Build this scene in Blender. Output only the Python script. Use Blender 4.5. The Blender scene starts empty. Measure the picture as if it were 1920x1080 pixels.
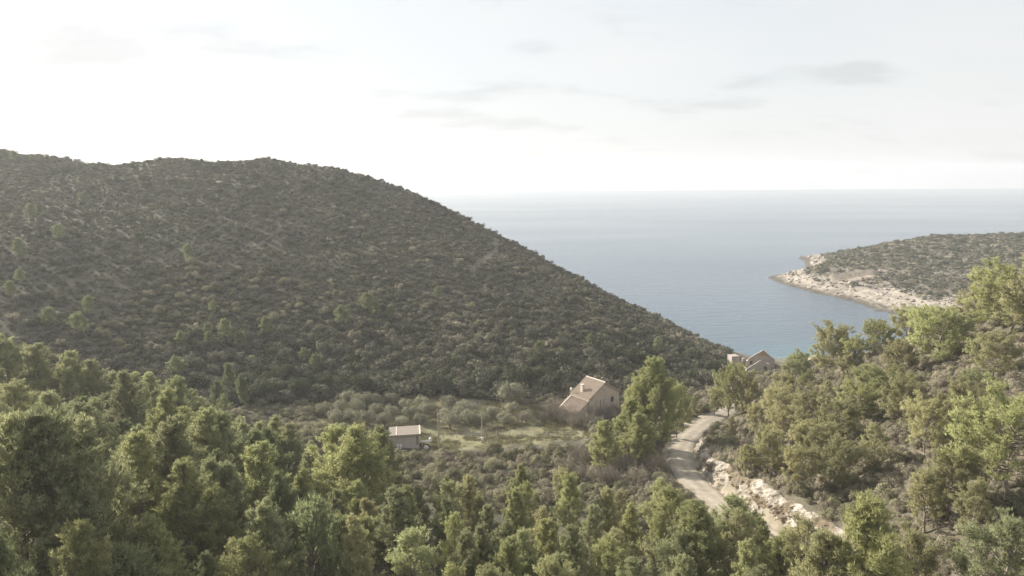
import bpy, math, random
import numpy as np
from mathutils import Matrix, Vector

random.seed(7)
rng = np.random.default_rng(11)
SC = bpy.context.scene
COL = SC.collection

# ------------------------------------------------------------------ camera
CAM_H, F_PX, PITCH, ROLL = 60.0, 1281.0, 9.02, 0.32
cam_data = bpy.data.cameras.new('camera')
cam = bpy.data.objects.new('camera', cam_data)
COL.objects.link(cam)
cam_data.sensor_width = 36.0
cam_data.lens = F_PX / 1920 * 36
cam_data.clip_start, cam_data.clip_end = 0.5, 90000
RM = Matrix.Rotation(math.radians(90 - PITCH), 4, 'X') @ Matrix.Rotation(math.radians(-ROLL), 4, 'Z')
cam.matrix_world = Matrix.Translation((0, 0, CAM_H)) @ RM
SC.camera = cam

# ------------------------------------------------------------------ sky, sun, exposure
SUN_AZ, SUN_EL = math.radians(62), math.radians(27)      # azimuth counted to the left of the view direction
to_sun = Vector((-math.sin(SUN_AZ) * math.cos(SUN_EL), math.cos(SUN_AZ) * math.cos(SUN_EL), math.sin(SUN_EL)))
world = bpy.data.worlds.new('World')
SC.world = world
world.use_nodes = True
wn, wl = world.node_tree.nodes, world.node_tree.links
wn.clear()


def N(t, kind, **kw):
    n = t.nodes.new(kind)
    for k, v in kw.items():
        if k.startswith('i_'):
            key = k[2:]
            n.inputs[int(key) if key.isdigit() else key].default_value = v
        else:
            setattr(n, k, v)
    return n


def make_world():
    t = world.node_tree
    L = t.links.new
    sky = N(t, 'ShaderNodeTexSky', sky_type='NISHITA', sun_disc=False)
    sky.sun_elevation = SUN_EL
    sky.sun_rotation = math.atan2(to_sun.x, to_sun.y)
    sky.air_density, sky.dust_density, sky.ozone_density = 1.0, 2.0, 1.0
    geo = N(t, 'ShaderNodeTexCoord')
    sep = N(t, 'ShaderNodeSeparateXYZ')
    L(geo.outputs['Generated'], sep.inputs[0])
    zc = N(t, 'ShaderNodeMath', operation='MAXIMUM', i_1=0.0)
    L(sep.outputs['Z'], zc.inputs[0])
    den = N(t, 'ShaderNodeMath', operation='ADD', i_1=0.22)
    L(zc.outputs[0], den.inputs[0])
    dv = N(t, 'ShaderNodeVectorMath', operation='DIVIDE')
    comb = N(t, 'ShaderNodeCombineXYZ')
    for i in range(3):
        L(den.outputs[0], comb.inputs[i])
    L(geo.outputs['Generated'], dv.inputs[0])
    L(comb.outputs[0], dv.inputs[1])
    mp = N(t, 'ShaderNodeMapping')
    mp.inputs['Scale'].default_value = (0.8, 1.1, 0.2)
    L(dv.outputs[0], mp.inputs[0])
    no = N(t, 'ShaderNodeTexNoise', i_Scale=1.0, i_Detail=7.0, i_Roughness=0.55)
    L(mp.outputs[0], no.inputs['Vector'])
    veil = N(t, 'ShaderNodeMapRange', i_1=0.32, i_2=0.64, i_3=0.74, i_4=0.96)
    L(no.outputs[0], veil.inputs[0])
    mp2 = N(t, 'ShaderNodeMapping')
    mp2.inputs['Scale'].default_value = (1.2, 1.9, 0.3)
    mp2.inputs['Location'].default_value = (5.32, 8.05, 0.003)
    L(dv.outputs[0], mp2.inputs[0])
    no2 = N(t, 'ShaderNodeTexNoise', i_Scale=1.5, i_Detail=8.0, i_Roughness=0.52)
    L(mp2.outputs[0], no2.inputs['Vector'])
    grey = N(t, 'ShaderNodeMapRange', interpolation_type='SMOOTHSTEP', i_1=0.52, i_2=0.68, i_3=0.0, i_4=0.7)
    L(no2.outputs[0], grey.inputs[0])
    # thin cloud is brighter towards the sun
    dot = N(t, 'ShaderNodeVectorMath', operation='DOT_PRODUCT')
    dot.inputs[1].default_value = tuple(to_sun)
    L(geo.outputs['Generated'], dot.inputs[0])
    glow = N(t, 'ShaderNodeMapRange', interpolation_type='SMOOTHSTEP', i_1=-0.2, i_2=1.0, i_3=4.35, i_4=4.75)
    L(dot.outputs['Value'], glow.inputs[0])
    cc = N(t, 'ShaderNodeMix', data_type='RGBA')
    cc.inputs[6].default_value = (0.985, 0.997, 1.0, 1)
    cc.inputs[7].default_value = (0.76, 0.765, 0.775, 1)
    L(grey.outputs[0], cc.inputs[0])
    cm = N(t, 'ShaderNodeVectorMath', operation='SCALE')
    L(cc.outputs[2], cm.inputs[0])
    L(glow.outputs[0], cm.inputs['Scale'])
    mix = N(t, 'ShaderNodeMix', data_type='RGBA')
    L(veil.outputs[0], mix.inputs[0])
    L(sky.outputs[0], mix.inputs[6])
    L(cm.outputs[0], mix.inputs[7])
    bg = N(t, 'ShaderNodeBackground', i_Strength=0.1)
    L(mix.outputs[2], bg.inputs[0])
    out = N(t, 'ShaderNodeOutputWorld')
    L(bg.outputs[0], out.inputs[0])


make_world()
sun_data = bpy.data.lights.new('sun', 'SUN')
sun_data.energy, sun_data.angle, sun_data.color = 5.0, math.radians(1.0), (1.0, 0.93, 0.82)
sun = bpy.data.objects.new('sun', sun_data)
COL.objects.link(sun)
sun.rotation_euler = to_sun.to_track_quat('Z', 'Y').to_euler()
SC.view_settings.view_transform = 'Standard'
SC.view_settings.look = 'None'
SC.view_settings.exposure = 1.0
SC.view_settings.gamma = 1.0
SC.view_settings.use_curve_mapping = False
SC.render.engine = 'CYCLES'
cy = SC.cycles
cy.max_bounces, cy.diffuse_bounces, cy.glossy_bounces = 5, 3, 2
cy.transmission_bounces, cy.volume_bounces, cy.transparent_max_bounces = 3, 1, 4
cy.use_denoising = True
cy.sample_clamp_indirect = 4.0
HAZE_DENSITY = 0.00030

# ------------------------------------------------------------------ pixel of the photograph -> place in the world
R3 = np.array(RM.to_3x3())


def ray(px, py):
    return R3 @ np.array([(px - 960) / F_PX, -(py - 540) / F_PX, -1.0])


def at_y(px, py, Y):
    d = ray(px, py)
    return np.array([0, 0, CAM_H]) + d * (Y / d[1])


def at_z(px, py, z):
    d = ray(px, py)
    return np.array([0, 0, CAM_H]) + d * ((z - CAM_H) / d[2])


def project(P):
    q = (np.asarray(P, float) - np.array([0, 0, CAM_H])) @ R3
    dep = np.maximum(-q[..., 2], 1e-3)
    return 960 + F_PX * q[..., 0] / dep, 540 - F_PX * q[..., 1] / dep, -q[..., 2]


# ------------------------------------------------------------------ small numeric helpers
def vnoise(x, y, seed=0):
    x = np.asarray(x, float); y = np.asarray(y, float)
    xi = np.floor(x).astype(np.int64); yi = np.floor(y).astype(np.int64)
    fx = x - xi; fy = y - yi
    fx = fx * fx * (3 - 2 * fx); fy = fy * fy * (3 - 2 * fy)

    def h(a, b):
        n = (a * 374761393 + b * 668265263 + seed * 974634777) & 0x7fffffff
        n = ((n ^ (n >> 13)) * 1274126177) & 0x7fffffff
        return ((n ^ (n >> 16)) & 0xffff) / 65535.0
    return (h(xi, yi) * (1 - fx) + h(xi + 1, yi) * fx) * (1 - fy) + (h(xi, yi + 1) * (1 - fx) + h(xi + 1, yi + 1) * fx) * fy


def fbm(x, y, seed=0, o=4):
    s, a, t = 0.0, 0.5, 0.0
    for i in range(o):
        s = s + a * vnoise(x, y, seed + i * 17); t += a
        x = x * 2.03; y = y * 2.03; a *= 0.5
    return s / t


def sstep(a, b, x):
    t = np.clip((x - a) / (b - a), 0, 1)
    return t * t * (3 - 2 * t)


def blur(Z, n):
    k = np.array([1, 4, 6, 4, 1.0]); k /= k.sum()
    for _ in range(n):
        P = np.pad(Z, 2, mode='edge')
        Z = sum(k[i] * P[i:i + Z.shape[0], 2:-2] for i in range(5))
        P = np.pad(Z, 2, mode='edge')
        Z = sum(k[i] * P[2:-2, i:i + Z.shape[1]] for i in range(5))
    return Z


class Field:
    """A height field from control points: radial interpolation with a linear kernel, then smoothed."""
    def __init__(s, pts, x0, x1, y0, y1, step, nblur):
        P = np.array(pts, float)
        D = np.hypot(P[:, None, 0] - P[None, :, 0], P[:, None, 1] - P[None, :, 1])
        n = len(P)
        A = np.zeros((n + 3, n + 3)); A[:n, :n] = -D + np.eye(n) * -0.3
        A[:n, n] = 1; A[:n, n + 1:] = P[:, :2] / 100; A[n:, :n] = A[:n, n:].T
        w = np.linalg.solve(A, np.r_[P[:, 2], 0, 0, 0])
        s.x = np.arange(x0, x1 + .01, step); s.y = np.arange(y0, y1 + .01, step); s.step = step
        X, Y = np.meshgrid(s.x, s.y)
        Z = w[n] + w[n + 1] * X / 100 + w[n + 2] * Y / 100
        for i in range(n):
            Z -= w[i] * np.hypot(X - P[i, 0], Y - P[i, 1])
        s.X, s.Y, s.Z = X, Y, blur(Z, nblur)

    def __call__(s, x, y):
        u = np.clip((np.asarray(x, float) - s.x[0]) / s.step, 0, len(s.x) - 1.001)
        v = np.clip((np.asarray(y, float) - s.y[0]) / s.step, 0, len(s.y) - 1.001)
        i = u.astype(int); j = v.astype(int); u = u - i; v = v - j
        Z = s.Z
        return (Z[j, i] * (1 - u) + Z[j, i + 1] * u) * (1 - v) + (Z[j + 1, i] * (1 - u) + Z[j + 1, i + 1] * u) * v

    def hit(s, px, py, y0=30, y1=500):
        d = ray(px, py); ys = np.arange(y0, y1, .25)
        p = np.array([0, 0, CAM_H]) + d[None] * (ys / d[1])[:, None]
        k = np.argmax(p[:, 2] < s(p[:, 0], p[:, 1]))
        return p[k]


# ------------------------------------------------------------------ mesh helpers
def mesh_np(name, V, Fc, mat, smooth=False, attr=None, normals=None, loops=3):
    V = np.asarray(V, np.float32); Fc = np.asarray(Fc, np.int32)
    me = bpy.data.meshes.new(name)
    me.vertices.add(len(V)); me.vertices.foreach_set('co', V.ravel())
    me.loops.add(Fc.size); me.loops.foreach_set('vertex_index', Fc.ravel())
    me.polygons.add(len(Fc))
    me.polygons.foreach_set('loop_start', np.arange(0, Fc.size, loops, dtype=np.int32))
    me.polygons.foreach_set('loop_total', np.full(len(Fc), loops, np.int32))
    me.polygons.foreach_set('use_smooth', np.full(len(Fc), smooth, bool))
    for k, v in (attr or {}).items():
        v = np.asarray(v, np.float32)
        if v.ndim == 2:
            a = me.attributes.new(k, 'FLOAT_COLOR', 'POINT')
            a.data.foreach_set('color', np.c_[v, np.ones(len(v), np.float32)].astype(np.float32).ravel())
        else:
            a = me.attributes.new(k, 'FLOAT', 'POINT'); a.data.foreach_set('value', v)
    me.update(calc_edges=True); me.validate()
    if normals is not None:
        me.normals_split_custom_set_from_vertices([tuple(n) for n in normals])
    me.materials.append(mat)
    return me


def link(name, data, parent=None, loc=None, rz=0.0, **props):
    o = bpy.data.objects.new(name, data)
    COL.objects.link(o)
    if parent is not None:
        o.parent = parent
    if loc is not None:
        o.location = loc
    o.rotation_euler = (0, 0, rz)
    for k, v in props.items():
        if v is not None:
            o[k] = v
    return o


class MB:
    """Collects boxes, prisms and tubes into one mesh."""
    def __init__(s):
        s.v, s.f = [], []

    def add(s, V, Fs):
        b = len(s.v)
        s.v += [tuple(map(float, p)) for p in V]
        s.f += [tuple(b + i for i in f) for f in Fs]
        return s

    def box(s, x0, x1, y0, y1, z0, z1):
        V = [(x0, y0, z0), (x1, y0, z0), (x1, y1, z0), (x0, y1, z0), (x0, y0, z1), (x1, y0, z1), (x1, y1, z1), (x0, y1, z1)]
        return s.add(V, [(3, 2, 1, 0), (4, 5, 6, 7), (0, 1, 5, 4), (1, 2, 6, 5), (2, 3, 7, 6), (3, 0, 4, 7)])

    def prism(s, poly, y0, y1):
        """poly: (x, z) outline, counter-clockwise seen from -y"""
        n = len(poly)
        V = [(x, y0, z) for x, z in poly] + [(x, y1, z) for x, z in poly]
        return s.add(V, [tuple(range(n)), tuple(range(2 * n - 1, n - 1, -1))] + [((i + 1) % n, i, n + i, n + (i + 1) % n) for i in range(n)])

    def slab(s, a, b, c, d, t):
        """four corners of the upper face, thickness t straight down"""
        V = [a, b, c, d] + [(p[0], p[1], p[2] - t) for p in (a, b, c, d)]
        return s.add(V, [(0, 1, 2, 3), (7, 6, 5, 4), (1, 0, 4, 5), (2, 1, 5, 6), (3, 2, 6, 7), (0, 3, 7, 4)])

    def tube(s, pts, rad, n=5):
        V, Fs = tube_np(pts, rad, n)
        b = len(s.v); s.v += [tuple(map(float, p)) for p in V]; s.f += [tuple(int(b + i) for i in f) for f in Fs]
        return s

    def mesh(s, name, mat, smooth=False):
        me = bpy.data.meshes.new(name)
        me.from_pydata(s.v, [], s.f)
        me.validate(); me.update()
        if smooth:
            me.polygons.foreach_set('use_smooth', [True] * len(me.polygons))
        me.materials.append(mat)
        return me

    def obj(s, name, mat, parent=None, smooth=False, **kw):
        return link(name, s.mesh(name, mat, smooth), parent, **kw)


def tube_np(pts, rad, n=4):
    P = np.asarray(pts, float); m = len(P)
    rad = np.broadcast_to(np.asarray(rad, float), (m,))
    T = np.gradient(P, axis=0); T /= np.linalg.norm(T, axis=1)[:, None] + 1e-9
    ref = np.array([0.31, 0.95, 0.05]) if abs(T[0, 2]) > .7 else np.array([0.05, 0.1, 1.0])
    A = np.cross(T, ref); A /= np.linalg.norm(A, axis=1)[:, None] + 1e-9
    B = np.cross(T, A)
    an = np.arange(n) * 2 * np.pi / n
    V = (P[:, None] + rad[:, None, None] * (A[:, None] * np.cos(an)[None, :, None] + B[:, None] * np.sin(an)[None, :, None])).reshape(-1, 3)
    Fs = []
    for i in range(m - 1):
        for k in range(n):
            a, b = i * n + k, i * n + (k + 1) % n
            Fs += [(a, b, b + n), (a, b + n, a + n)]
    return V, np.array(Fs, int)


class Tri:
    def __init__(s):
        s.V, s.F, s.n = [], [], 0

    def add(s, V, Fs):
        s.V.append(np.asarray(V, float)); s.F.append(np.asarray(Fs, int) + s.n); s.n += len(V)

    def get(s):
        return np.concatenate(s.V), np.concatenate(s.F)


# ------------------------------------------------------------------ materials
def new_mat(name):
    m = bpy.data.materials.new(name); m.use_nodes = True
    t = m.node_tree; t.nodes.clear()
    return m, t, t.links.new


def leaf_mat(name, c0, c1, trans=0.35, use_obj=True, spread=0.16):
    """Thin leaf: diffuse + translucent; colour between c0 and c1 by the leaf's own value, tinted per plant."""
    m, t, L = new_mat(name)
    at = N(t, 'ShaderNodeAttribute', attribute_name='v')
    mx = N(t, 'ShaderNodeMix', data_type='RGBA')
    mx.inputs[6].default_value = (*c0, 1); mx.inputs[7].default_value = (*c1, 1)
    L(at.outputs['Fac'], mx.inputs[0])
    oi = N(t, 'ShaderNodeObjectInfo')
    hs = N(t, 'ShaderNodeHueSaturation')
    r1 = N(t, 'ShaderNodeMapRange', i_3=0.5 - 0.008, i_4=0.5 + 0.008)
    r2 = N(t, 'ShaderNodeMapRange', i_3=1 - spread, i_4=1 + spread)
    fr = N(t, 'ShaderNodeMath', operation='FRACT')
    ml = N(t, 'ShaderNodeMath', operation='MULTIPLY', i_1=7.31)
    L(oi.outputs['Random'], r1.inputs[0]); L(oi.outputs['Random'], ml.inputs[0]); L(ml.outputs[0], fr.inputs[0]); L(fr.outputs[0], r2.inputs[0])
    L(r1.outputs[0], hs.inputs['Hue']); L(r2.outputs[0], hs.inputs['Value']); L(mx.outputs[2], hs.inputs['Color'])
    col = hs.outputs[0]
    if use_obj:
        mu = N(t, 'ShaderNodeMix', data_type='RGBA', blend_type='MULTIPLY'); mu.inputs[0].default_value = 1.0
        L(col, mu.inputs[6]); L(oi.outputs['Color'], mu.inputs[7]); col = mu.outputs[2]
    d = N(t, 'ShaderNodeBsdfDiffuse'); tr = N(t, 'ShaderNodeBsdfTranslucent'); ms = N(t, 'ShaderNodeMixShader', i_0=trans)
    L(col, d.inputs[0]); L(col, tr.inputs[0]); L(d.outputs[0], ms.inputs[1]); L(tr.outputs[0], ms.inputs[2])
    o = N(t, 'ShaderNodeOutputMaterial'); L(ms.outputs[0], o.inputs[0])
    return m


def rough_mat(name, c0, c1, scale=1.0, bump=0.0, rough=0.9, attr=None, detail=6.0, stretch=(1, 1, 1), spec=0.2):
    """Rough solid: two colours mixed by noise (times a colour attribute where given) with some relief."""
    m, t, L = new_mat(name)
    tc = N(t, 'ShaderNodeTexCoord'); mp = N(t, 'ShaderNodeMapping'); mp.inputs['Scale'].default_value = stretch
    L(tc.outputs['Object'], mp.inputs[0])
    no = N(t, 'ShaderNodeTexNoise', i_Scale=scale, i_Detail=detail, i_Roughness=0.62)
    L(mp.outputs[0], no.inputs['Vector'])
    rp = N(t, 'ShaderNodeMapRange', i_1=0.32, i_2=0.68)
    L(no.outputs[0], rp.inputs[0])
    mx = N(t, 'ShaderNodeMix', data_type='RGBA')
    mx.inputs[6].default_value = (*c0, 1); mx.inputs[7].default_value = (*c1, 1)
    L(rp.outputs[0], mx.inputs[0])
    col = mx.outputs[2]
    if attr:
        a = N(t, 'ShaderNodeAttribute', attribute_name=attr)
        mu = N(t, 'ShaderNodeMix', data_type='RGBA', blend_type='MULTIPLY'); mu.inputs[0].default_value = 1.0
        L(col, mu.inputs[6]); L(a.outputs['Color'], mu.inputs[7]); col = mu.outputs[2]
    p = N(t, 'ShaderNodeBsdfPrincipled', i_Roughness=rough)
    p.inputs['Specular IOR Level'].default_value = spec
    L(col, p.inputs['Base Color'])
    if bump:
        b = N(t, 'ShaderNodeBump', i_Strength=1.0, i_Distance=bump); L(no.outputs[0], b.inputs['Height']); L(b.outputs[0], p.inputs['Normal'])
    o = N(t, 'ShaderNodeOutputMaterial'); L(p.outputs[0], o.inputs[0])
    return m


M = {
    'needle': leaf_mat('pine_needles', (0.300, 0.318, 0.168), (0.455, 0.458, 0.268), 0.52),
    'scrub': leaf_mat('maquis_leaves', (0.114, 0.113, 0.080), (0.202, 0.193, 0.142), 0.25, spread=0.18),
    'dryscrub': leaf_mat('dry_scrub_leaves', (0.245, 0.218, 0.158), (0.375, 0.335, 0.252), 0.28, spread=0.25),
    'dark': leaf_mat('oak_leaves', (0.070, 0.080, 0.048), (0.125, 0.134, 0.078), 0.22, spread=0.2),
    'olive': leaf_mat('olive_leaves', (0.225, 0.222, 0.150), (0.345, 0.335, 0.245), 0.3),
    'nearscrub': leaf_mat('shrub_leaves', (0.185, 0.178, 0.108), (0.300, 0.285, 0.186), 0.28, spread=0.28),
    'twig': leaf_mat('bare_twigs', (0.29, 0.255, 0.215), (0.44, 0.39, 0.33), 0.05, spread=0.2),
    'paletwig': leaf_mat('pale_bare_twigs', (0.30, 0.28, 0.26), (0.42, 0.40, 0.37), 0.0),
    'grassleaf': leaf_mat('grass_blades', (0.16, 0.16, 0.08), (0.29, 0.26, 0.16), 0.3),
    'bark': rough_mat('pine_bark', (0.16, 0.13, 0.105), (0.33, 0.285, 0.24), 3.0, 0.03),
    'ground': rough_mat('hill_soil', (0.6, 0.6, 0.6), (1.3, 1.3, 1.3), 0.35, 0.15, attr='cover', detail=9),
    'road': rough_mat('gravel_road', (0.28, 0.245, 0.20), (0.40, 0.355, 0.295), 0.7, 0.02, attr='cover', detail=9),
    'rock': rough_mat('cut_limestone', (0.23, 0.20, 0.16), (0.44, 0.40, 0.34), 0.9, 0.12, detail=10, attr='cover'),
    'shore': rough_mat('shore_limestone', (0.65, 0.65, 0.65), (1.25, 1.25, 1.25), 0.25, 0.3, detail=10, attr='cover'),
    'stone': rough_mat('house_stone', (0.47, 0.39, 0.32), (0.61, 0.52, 0.435), 1.6, 0.02),
    'tile': rough_mat('roof_tiles', (0.30, 0.24, 0.19), (0.41, 0.34, 0.275), 2.5, 0.03, stretch=(4, .6, 1)),
    'mortar': rough_mat('white_mortar', (0.48, 0.43, 0.37), (0.60, 0.54, 0.47), 2.0),
    'shutter': rough_mat('grey_shutter', (0.42, 0.40, 0.37), (0.50, 0.48, 0.45), 4.0),
    'glass': rough_mat('dark_window', (0.05, 0.05, 0.055), (0.07, 0.07, 0.075), 2.0, rough=0.15, spec=0.5),
    'ruin': rough_mat('ruin_stone', (0.30, 0.26, 0.23), (0.46, 0.405, 0.36), 1.3, 0.06),
    'redstone': rough_mat('red_ruin_stone', (0.30, 0.19, 0.13), (0.42, 0.29, 0.21), 1.6, 0.05),
    'redtile': rough_mat('red_roof_tiles', (0.34, 0.13, 0.085), (0.46, 0.2, 0.14), 2.0, 0.03),
    'greytile': rough_mat('grey_brown_roof', (0.20, 0.17, 0.155), (0.30, 0.26, 0.235), 2.0, 0.03),
    'shedwall': rough_mat('shed_render', (0.42, 0.37, 0.335), (0.52, 0.465, 0.425), 1.4, 0.01),
    'shedroof': rough_mat('shed_roof', (0.22, 0.19, 0.16), (0.30, 0.265, 0.23), 1.8, 0.02),
    'white': rough_mat('white_paint', (0.72, 0.72, 0.70), (0.80, 0.80, 0.78), 3.0),
    'pole': rough_mat('pole_timber', (0.30, 0.25, 0.20), (0.42, 0.36, 0.30), 3.0, stretch=(6, 6, .5)),
    'post': rough_mat('concrete_post', (0.45, 0.42, 0.37), (0.58, 0.55, 0.49), 3.0),
    'metal': rough_mat('grey_metal', (0.45, 0.45, 0.45), (0.52, 0.52, 0.52), 3.0, rough=0.5, spec=0.5),
}


def water_mat():
    m, t, L = new_mat('sea_water')
    tc = N(t, 'ShaderNodeTexCoord')
    p = N(t, 'ShaderNodeBsdfPrincipled', i_Roughness=0.22, i_IOR=1.33)
    # pale sandy bottom off the beach, deep blue outside
    ds = N(t, 'ShaderNodeVectorMath', operation='DISTANCE'); ds.inputs[1].default_value = (105, 212, 0)
    L(tc.outputs['Object'], ds.inputs[0])
    sh = N(t, 'ShaderNodeMapRange', interpolation_type='SMOOTHSTEP', i_1=6.0, i_2=46.0, i_3=1.0, i_4=0.0)
    L(ds.outputs['Value'], sh.inputs[0])
    big = N(t, 'ShaderNodeTexNoise', i_Scale=0.006, i_Detail=4.0)
    mpb = N(t, 'ShaderNodeMapping'); mpb.inputs['Scale'].default_value = (0.35, 1.0, 1.0)
    L(tc.outputs['Object'], mpb.inputs[0]); L(mpb.outputs[0], big.inputs['Vector'])
    cb = N(t, 'ShaderNodeMix', data_type='RGBA')
    cb.inputs[6].default_value = (0.075, 0.112, 0.150, 1); cb.inputs[7].default_value = (0.082, 0.120, 0.158, 1)
    L(big.outputs[0], cb.inputs[0])
    cs = N(t, 'ShaderNodeMix', data_type='RGBA'); cs.inputs[7].default_value = (0.085, 0.165, 0.195, 1)
    L(sh.outputs[0], cs.inputs[0]); L(cb.outputs[2], cs.inputs[6])
    L(cs.outputs[2], p.inputs['Base Color'])
    # wind ripples in long crests, calmer and rougher lanes
    mp = N(t, 'ShaderNodeMapping'); mp.inputs['Scale'].default_value = (0.30, 1.0, 1.0); mp.inputs['Rotation'].default_value = (0, 0, 0.12)
    L(tc.outputs['Object'], mp.inputs[0])
    n1 = N(t, 'ShaderNodeTexNoise', i_Scale=0.22, i_Detail=5.0, i_Roughness=0.65); L(mp.outputs[0], n1.inputs['Vector'])
    b1 = N(t, 'ShaderNodeBump', i_Strength=1.0, i_Distance=0.55); L(n1.outputs[0], b1.inputs['Height'])
    L(b1.outputs[0], p.inputs['Normal'])
    rr = N(t, 'ShaderNodeMapRange', i_1=0.35, i_2=0.65, i_3=0.20, i_4=0.27); L(big.outputs[0], rr.inputs[0]); L(rr.outputs[0], p.inputs['Roughness'])
    o = N(t, 'ShaderNodeOutputMaterial'); L(p.outputs[0], o.inputs[0])
    return m


M['water'] = water_mat()

# ------------------------------------------------------------------ terrain
RIDGE = [(-420, 262, 335), (-200, 262, 335), (0, 280, 330), (130, 297, 320), (330, 292, 310), (510, 294, 305), (640, 312, 300),
         (740, 344, 295), (835, 388, 290), (915, 430, 283), (1000, 473, 275), (1100, 527, 265), (1200, 579, 255), (1290, 620, 246), (1345, 650, 240)]
BASE = [(-420, 800, 26), (-200, 800, 25), (0, 775, 22), (150, 770, 19), (300, 765, 16), (450, 755, 14), (600, 745, 12.5), (730, 742, 11.5), (850, 738, 11),
        (950, 735, 10.5), (1050, 722, 10), (1150, 728, 8), (1250, 735, 6), (1320, 722, 4.5), (1375, 702, 2.5)]
pts = []
ridge_w = []
for px, py, Y in RIDGE:
    p = at_y(px, py, Y); ridge_w.append(p); pts.append(p)
    h = p[2]
    for dy, k in ((40, 0.66), (95, 0.18), (170, -0.1)):
        pts.append((p[0] - dy * .55, p[1] + dy * .9, h * k - 3))
base_w = [at_z(px, py, z) for px, py, z in BASE]
pts += base_w
for b, r in zip(base_w, [at_y(*RIDGE[i]) for i in range(len(RIDGE))]):
    pass
rw = np.array(ridge_w); bw = np.array(base_w)
for f in np.linspace(0.04, 0.96, 14):          # the face of the hill between its foot and its crest, slightly bowed out
    i = f * (len(rw) - 1); a = int(i); t_ = i - a
    r = rw[a] * (1 - t_) + rw[min(a + 1, len(rw) - 1)] * t_
    j = f * (len(bw) - 1); a = int(j); t_ = j - a
    b = bw[a] * (1 - t_) + bw[min(a + 1, len(bw) - 1)] * t_
    for g in (0.3, 0.6, 0.85):
        q = b * (1 - g) + r * g
        q = q + np.array([0, 0, 4.5 * math.sin(math.pi * g) * (0.6 + 0.6 * math.sin(f * 9 + g * 2))])
        pts.append(q)
pts += [at_z(*a) for a in [
    # valley floor
    (700, 775, 11), (850, 775, 10.2), (1000, 765, 9.5), (1120, 780, 8.6), (800, 820, 9.6), (905, 815, 9.2), (1060, 805, 8.8), (760, 850, 10.2),
    (900, 850, 10.2), (1000, 845, 10.0), (800, 895, 13), (920, 885, 11.8), (1080, 850, 11.5), (1200, 800, 9.5), (1230, 770, 7.5), (1290, 760, 7.5), (1340, 735, 5.5),
    (1200, 860, 15), (1230, 900, 15.5),
    # the road
    (1318, 795, 12.5), (1285, 820, 13.7), (1272, 850, 15), (1283, 885, 16.2), (1315, 915, 17.2), (1345, 940, 17.9), (1420, 990, 19.3), (1520, 1050, 20.6), (1560, 1110, 21.6)]]
pts += [at_y(*a) for a in [
    # right slope
    (1560, 880, 84), (1480, 820, 103), (1400, 790, 122), (1600, 780, 100), (1700, 800, 88), (1700, 900, 74), (1850, 800, 75), (1850, 900, 65), (1900, 1000, 58),
    (1700, 1000, 64), (1440, 760, 128), (1480, 740, 140), (1560, 710, 138), (1620, 680, 134), (1690, 650, 130), (1760, 700, 112), (1800, 620, 122),
    (1920, 575, 112), (1920, 700, 92), (2100, 520, 105), (2100, 700, 85), (2100, 900, 62), (2300, 500, 100), (2300, 800, 70)]]
pts += [(200, 60, 56), (200, 20, 56), (120, 10, 44), (220, 110, 55), (60, -40, 36), (160, -60, 48), (0, -60, 36), (-80, -60, 40), (-160, -60, 48),
        # towards the bay behind the right crest, and the beach
        (66, 190, 5), (80, 190, 6), (95, 185, 9), (60, 175, 7), (74, 205, 3.5), (88, 215, 1.2), (100, 226, 0), (84, 226, -0.5), (120, 222, 0.2), (150, 215, 1), (190, 225, 0.5), (230, 235, 2),
        (110, 165, 20), (140, 165, 22), (170, 165, 28), (210, 165, 33), (88, 160, 18), (92, 240, -3), (130, 245, -4), (170, 255, -4), (70, 240, -3), (110, 270, -7), (160, 285, -7), (80, 270, -7),
        # foreground under the pines
        (-42, 50, 30), (-30, 62, 25), (-26, 70, 20), (-20, 80, 17.5), (-60, 60, 31), (-80, 80, 29), (-70, 100, 24), (-45, 100, 18), (-100, 120, 25), (-140, 110, 32), (-160, 60, 42), (-110, 50, 39),
        (-60, 30, 36), (-20, 50, 22), (0, 60, 19), (15, 62, 18.5), (-10, 75, 16.5), (5, 82, 15), (-5, 95, 13.5), (18, 78, 16.5), (30, 60, 21), (0, 30, 24), (40, 30, 30), (-20, 10, 30),
        (-240, 100, 45), (-260, 180, 48), (-300, 60, 55), (-330, 200, 62), (-60, 125, 17), (-35, 125, 13), (-200, 160, 37)]
land = Field(pts, -336, 232, -60, 470, 1.6, 7)

# the road's centre line, resampled
road_px = [(1390, 757, 9.6), (1352, 775, 11.2), (1318, 795, 12.5), (1285, 820, 13.7), (1273, 850, 15), (1283, 885, 16.2), (1315, 915, 17.2), (1352, 945, 18.0), (1420, 990, 19.3), (1520, 1050, 20.6), (1570, 1110, 21.6), (1590, 1240, 23)]
rp = np.array([at_z(*a) for a in road_px])


def smooth_line(P, step):
    for _ in range(4):
        Q = [P[0]]
        for a, b in zip(P[:-1], P[1:]):
            Q += [a * .75 + b * .25, a * .25 + b * .75]
        P = np.array(Q + [P[-1]])
    s = np.r_[0, np.cumsum(np.linalg.norm(np.diff(P[:, :2], axis=0), axis=1))]
    t = np.arange(0, s[-1], step)
    return np.c_[[np.interp(t, s, P[:, k]) for k in range(3)]].T, t


road, road_t = smooth_line(rp, 0.5)
road_T = np.gradient(road[:, :2], axis=0); road_T /= np.linalg.norm(road_T, axis=1)[:, None]
road_S = np.c_[-road_T[:, 1], road_T[:, 0]]                  # to the uphill side
if (road_S[60] @ np.array([1.0, 0.0])) < 0:
    road_S = -road_S
HALF = 1.95


def cut_h(Y):
    return np.interp(Y, [52, 60, 66, 78, 88, 97, 108, 118, 130, 138], [0.2, 1.2, 3.2, 3.7, 3.4, 2.6, 1.8, 1.2, 0.6, 0.0])


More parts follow.
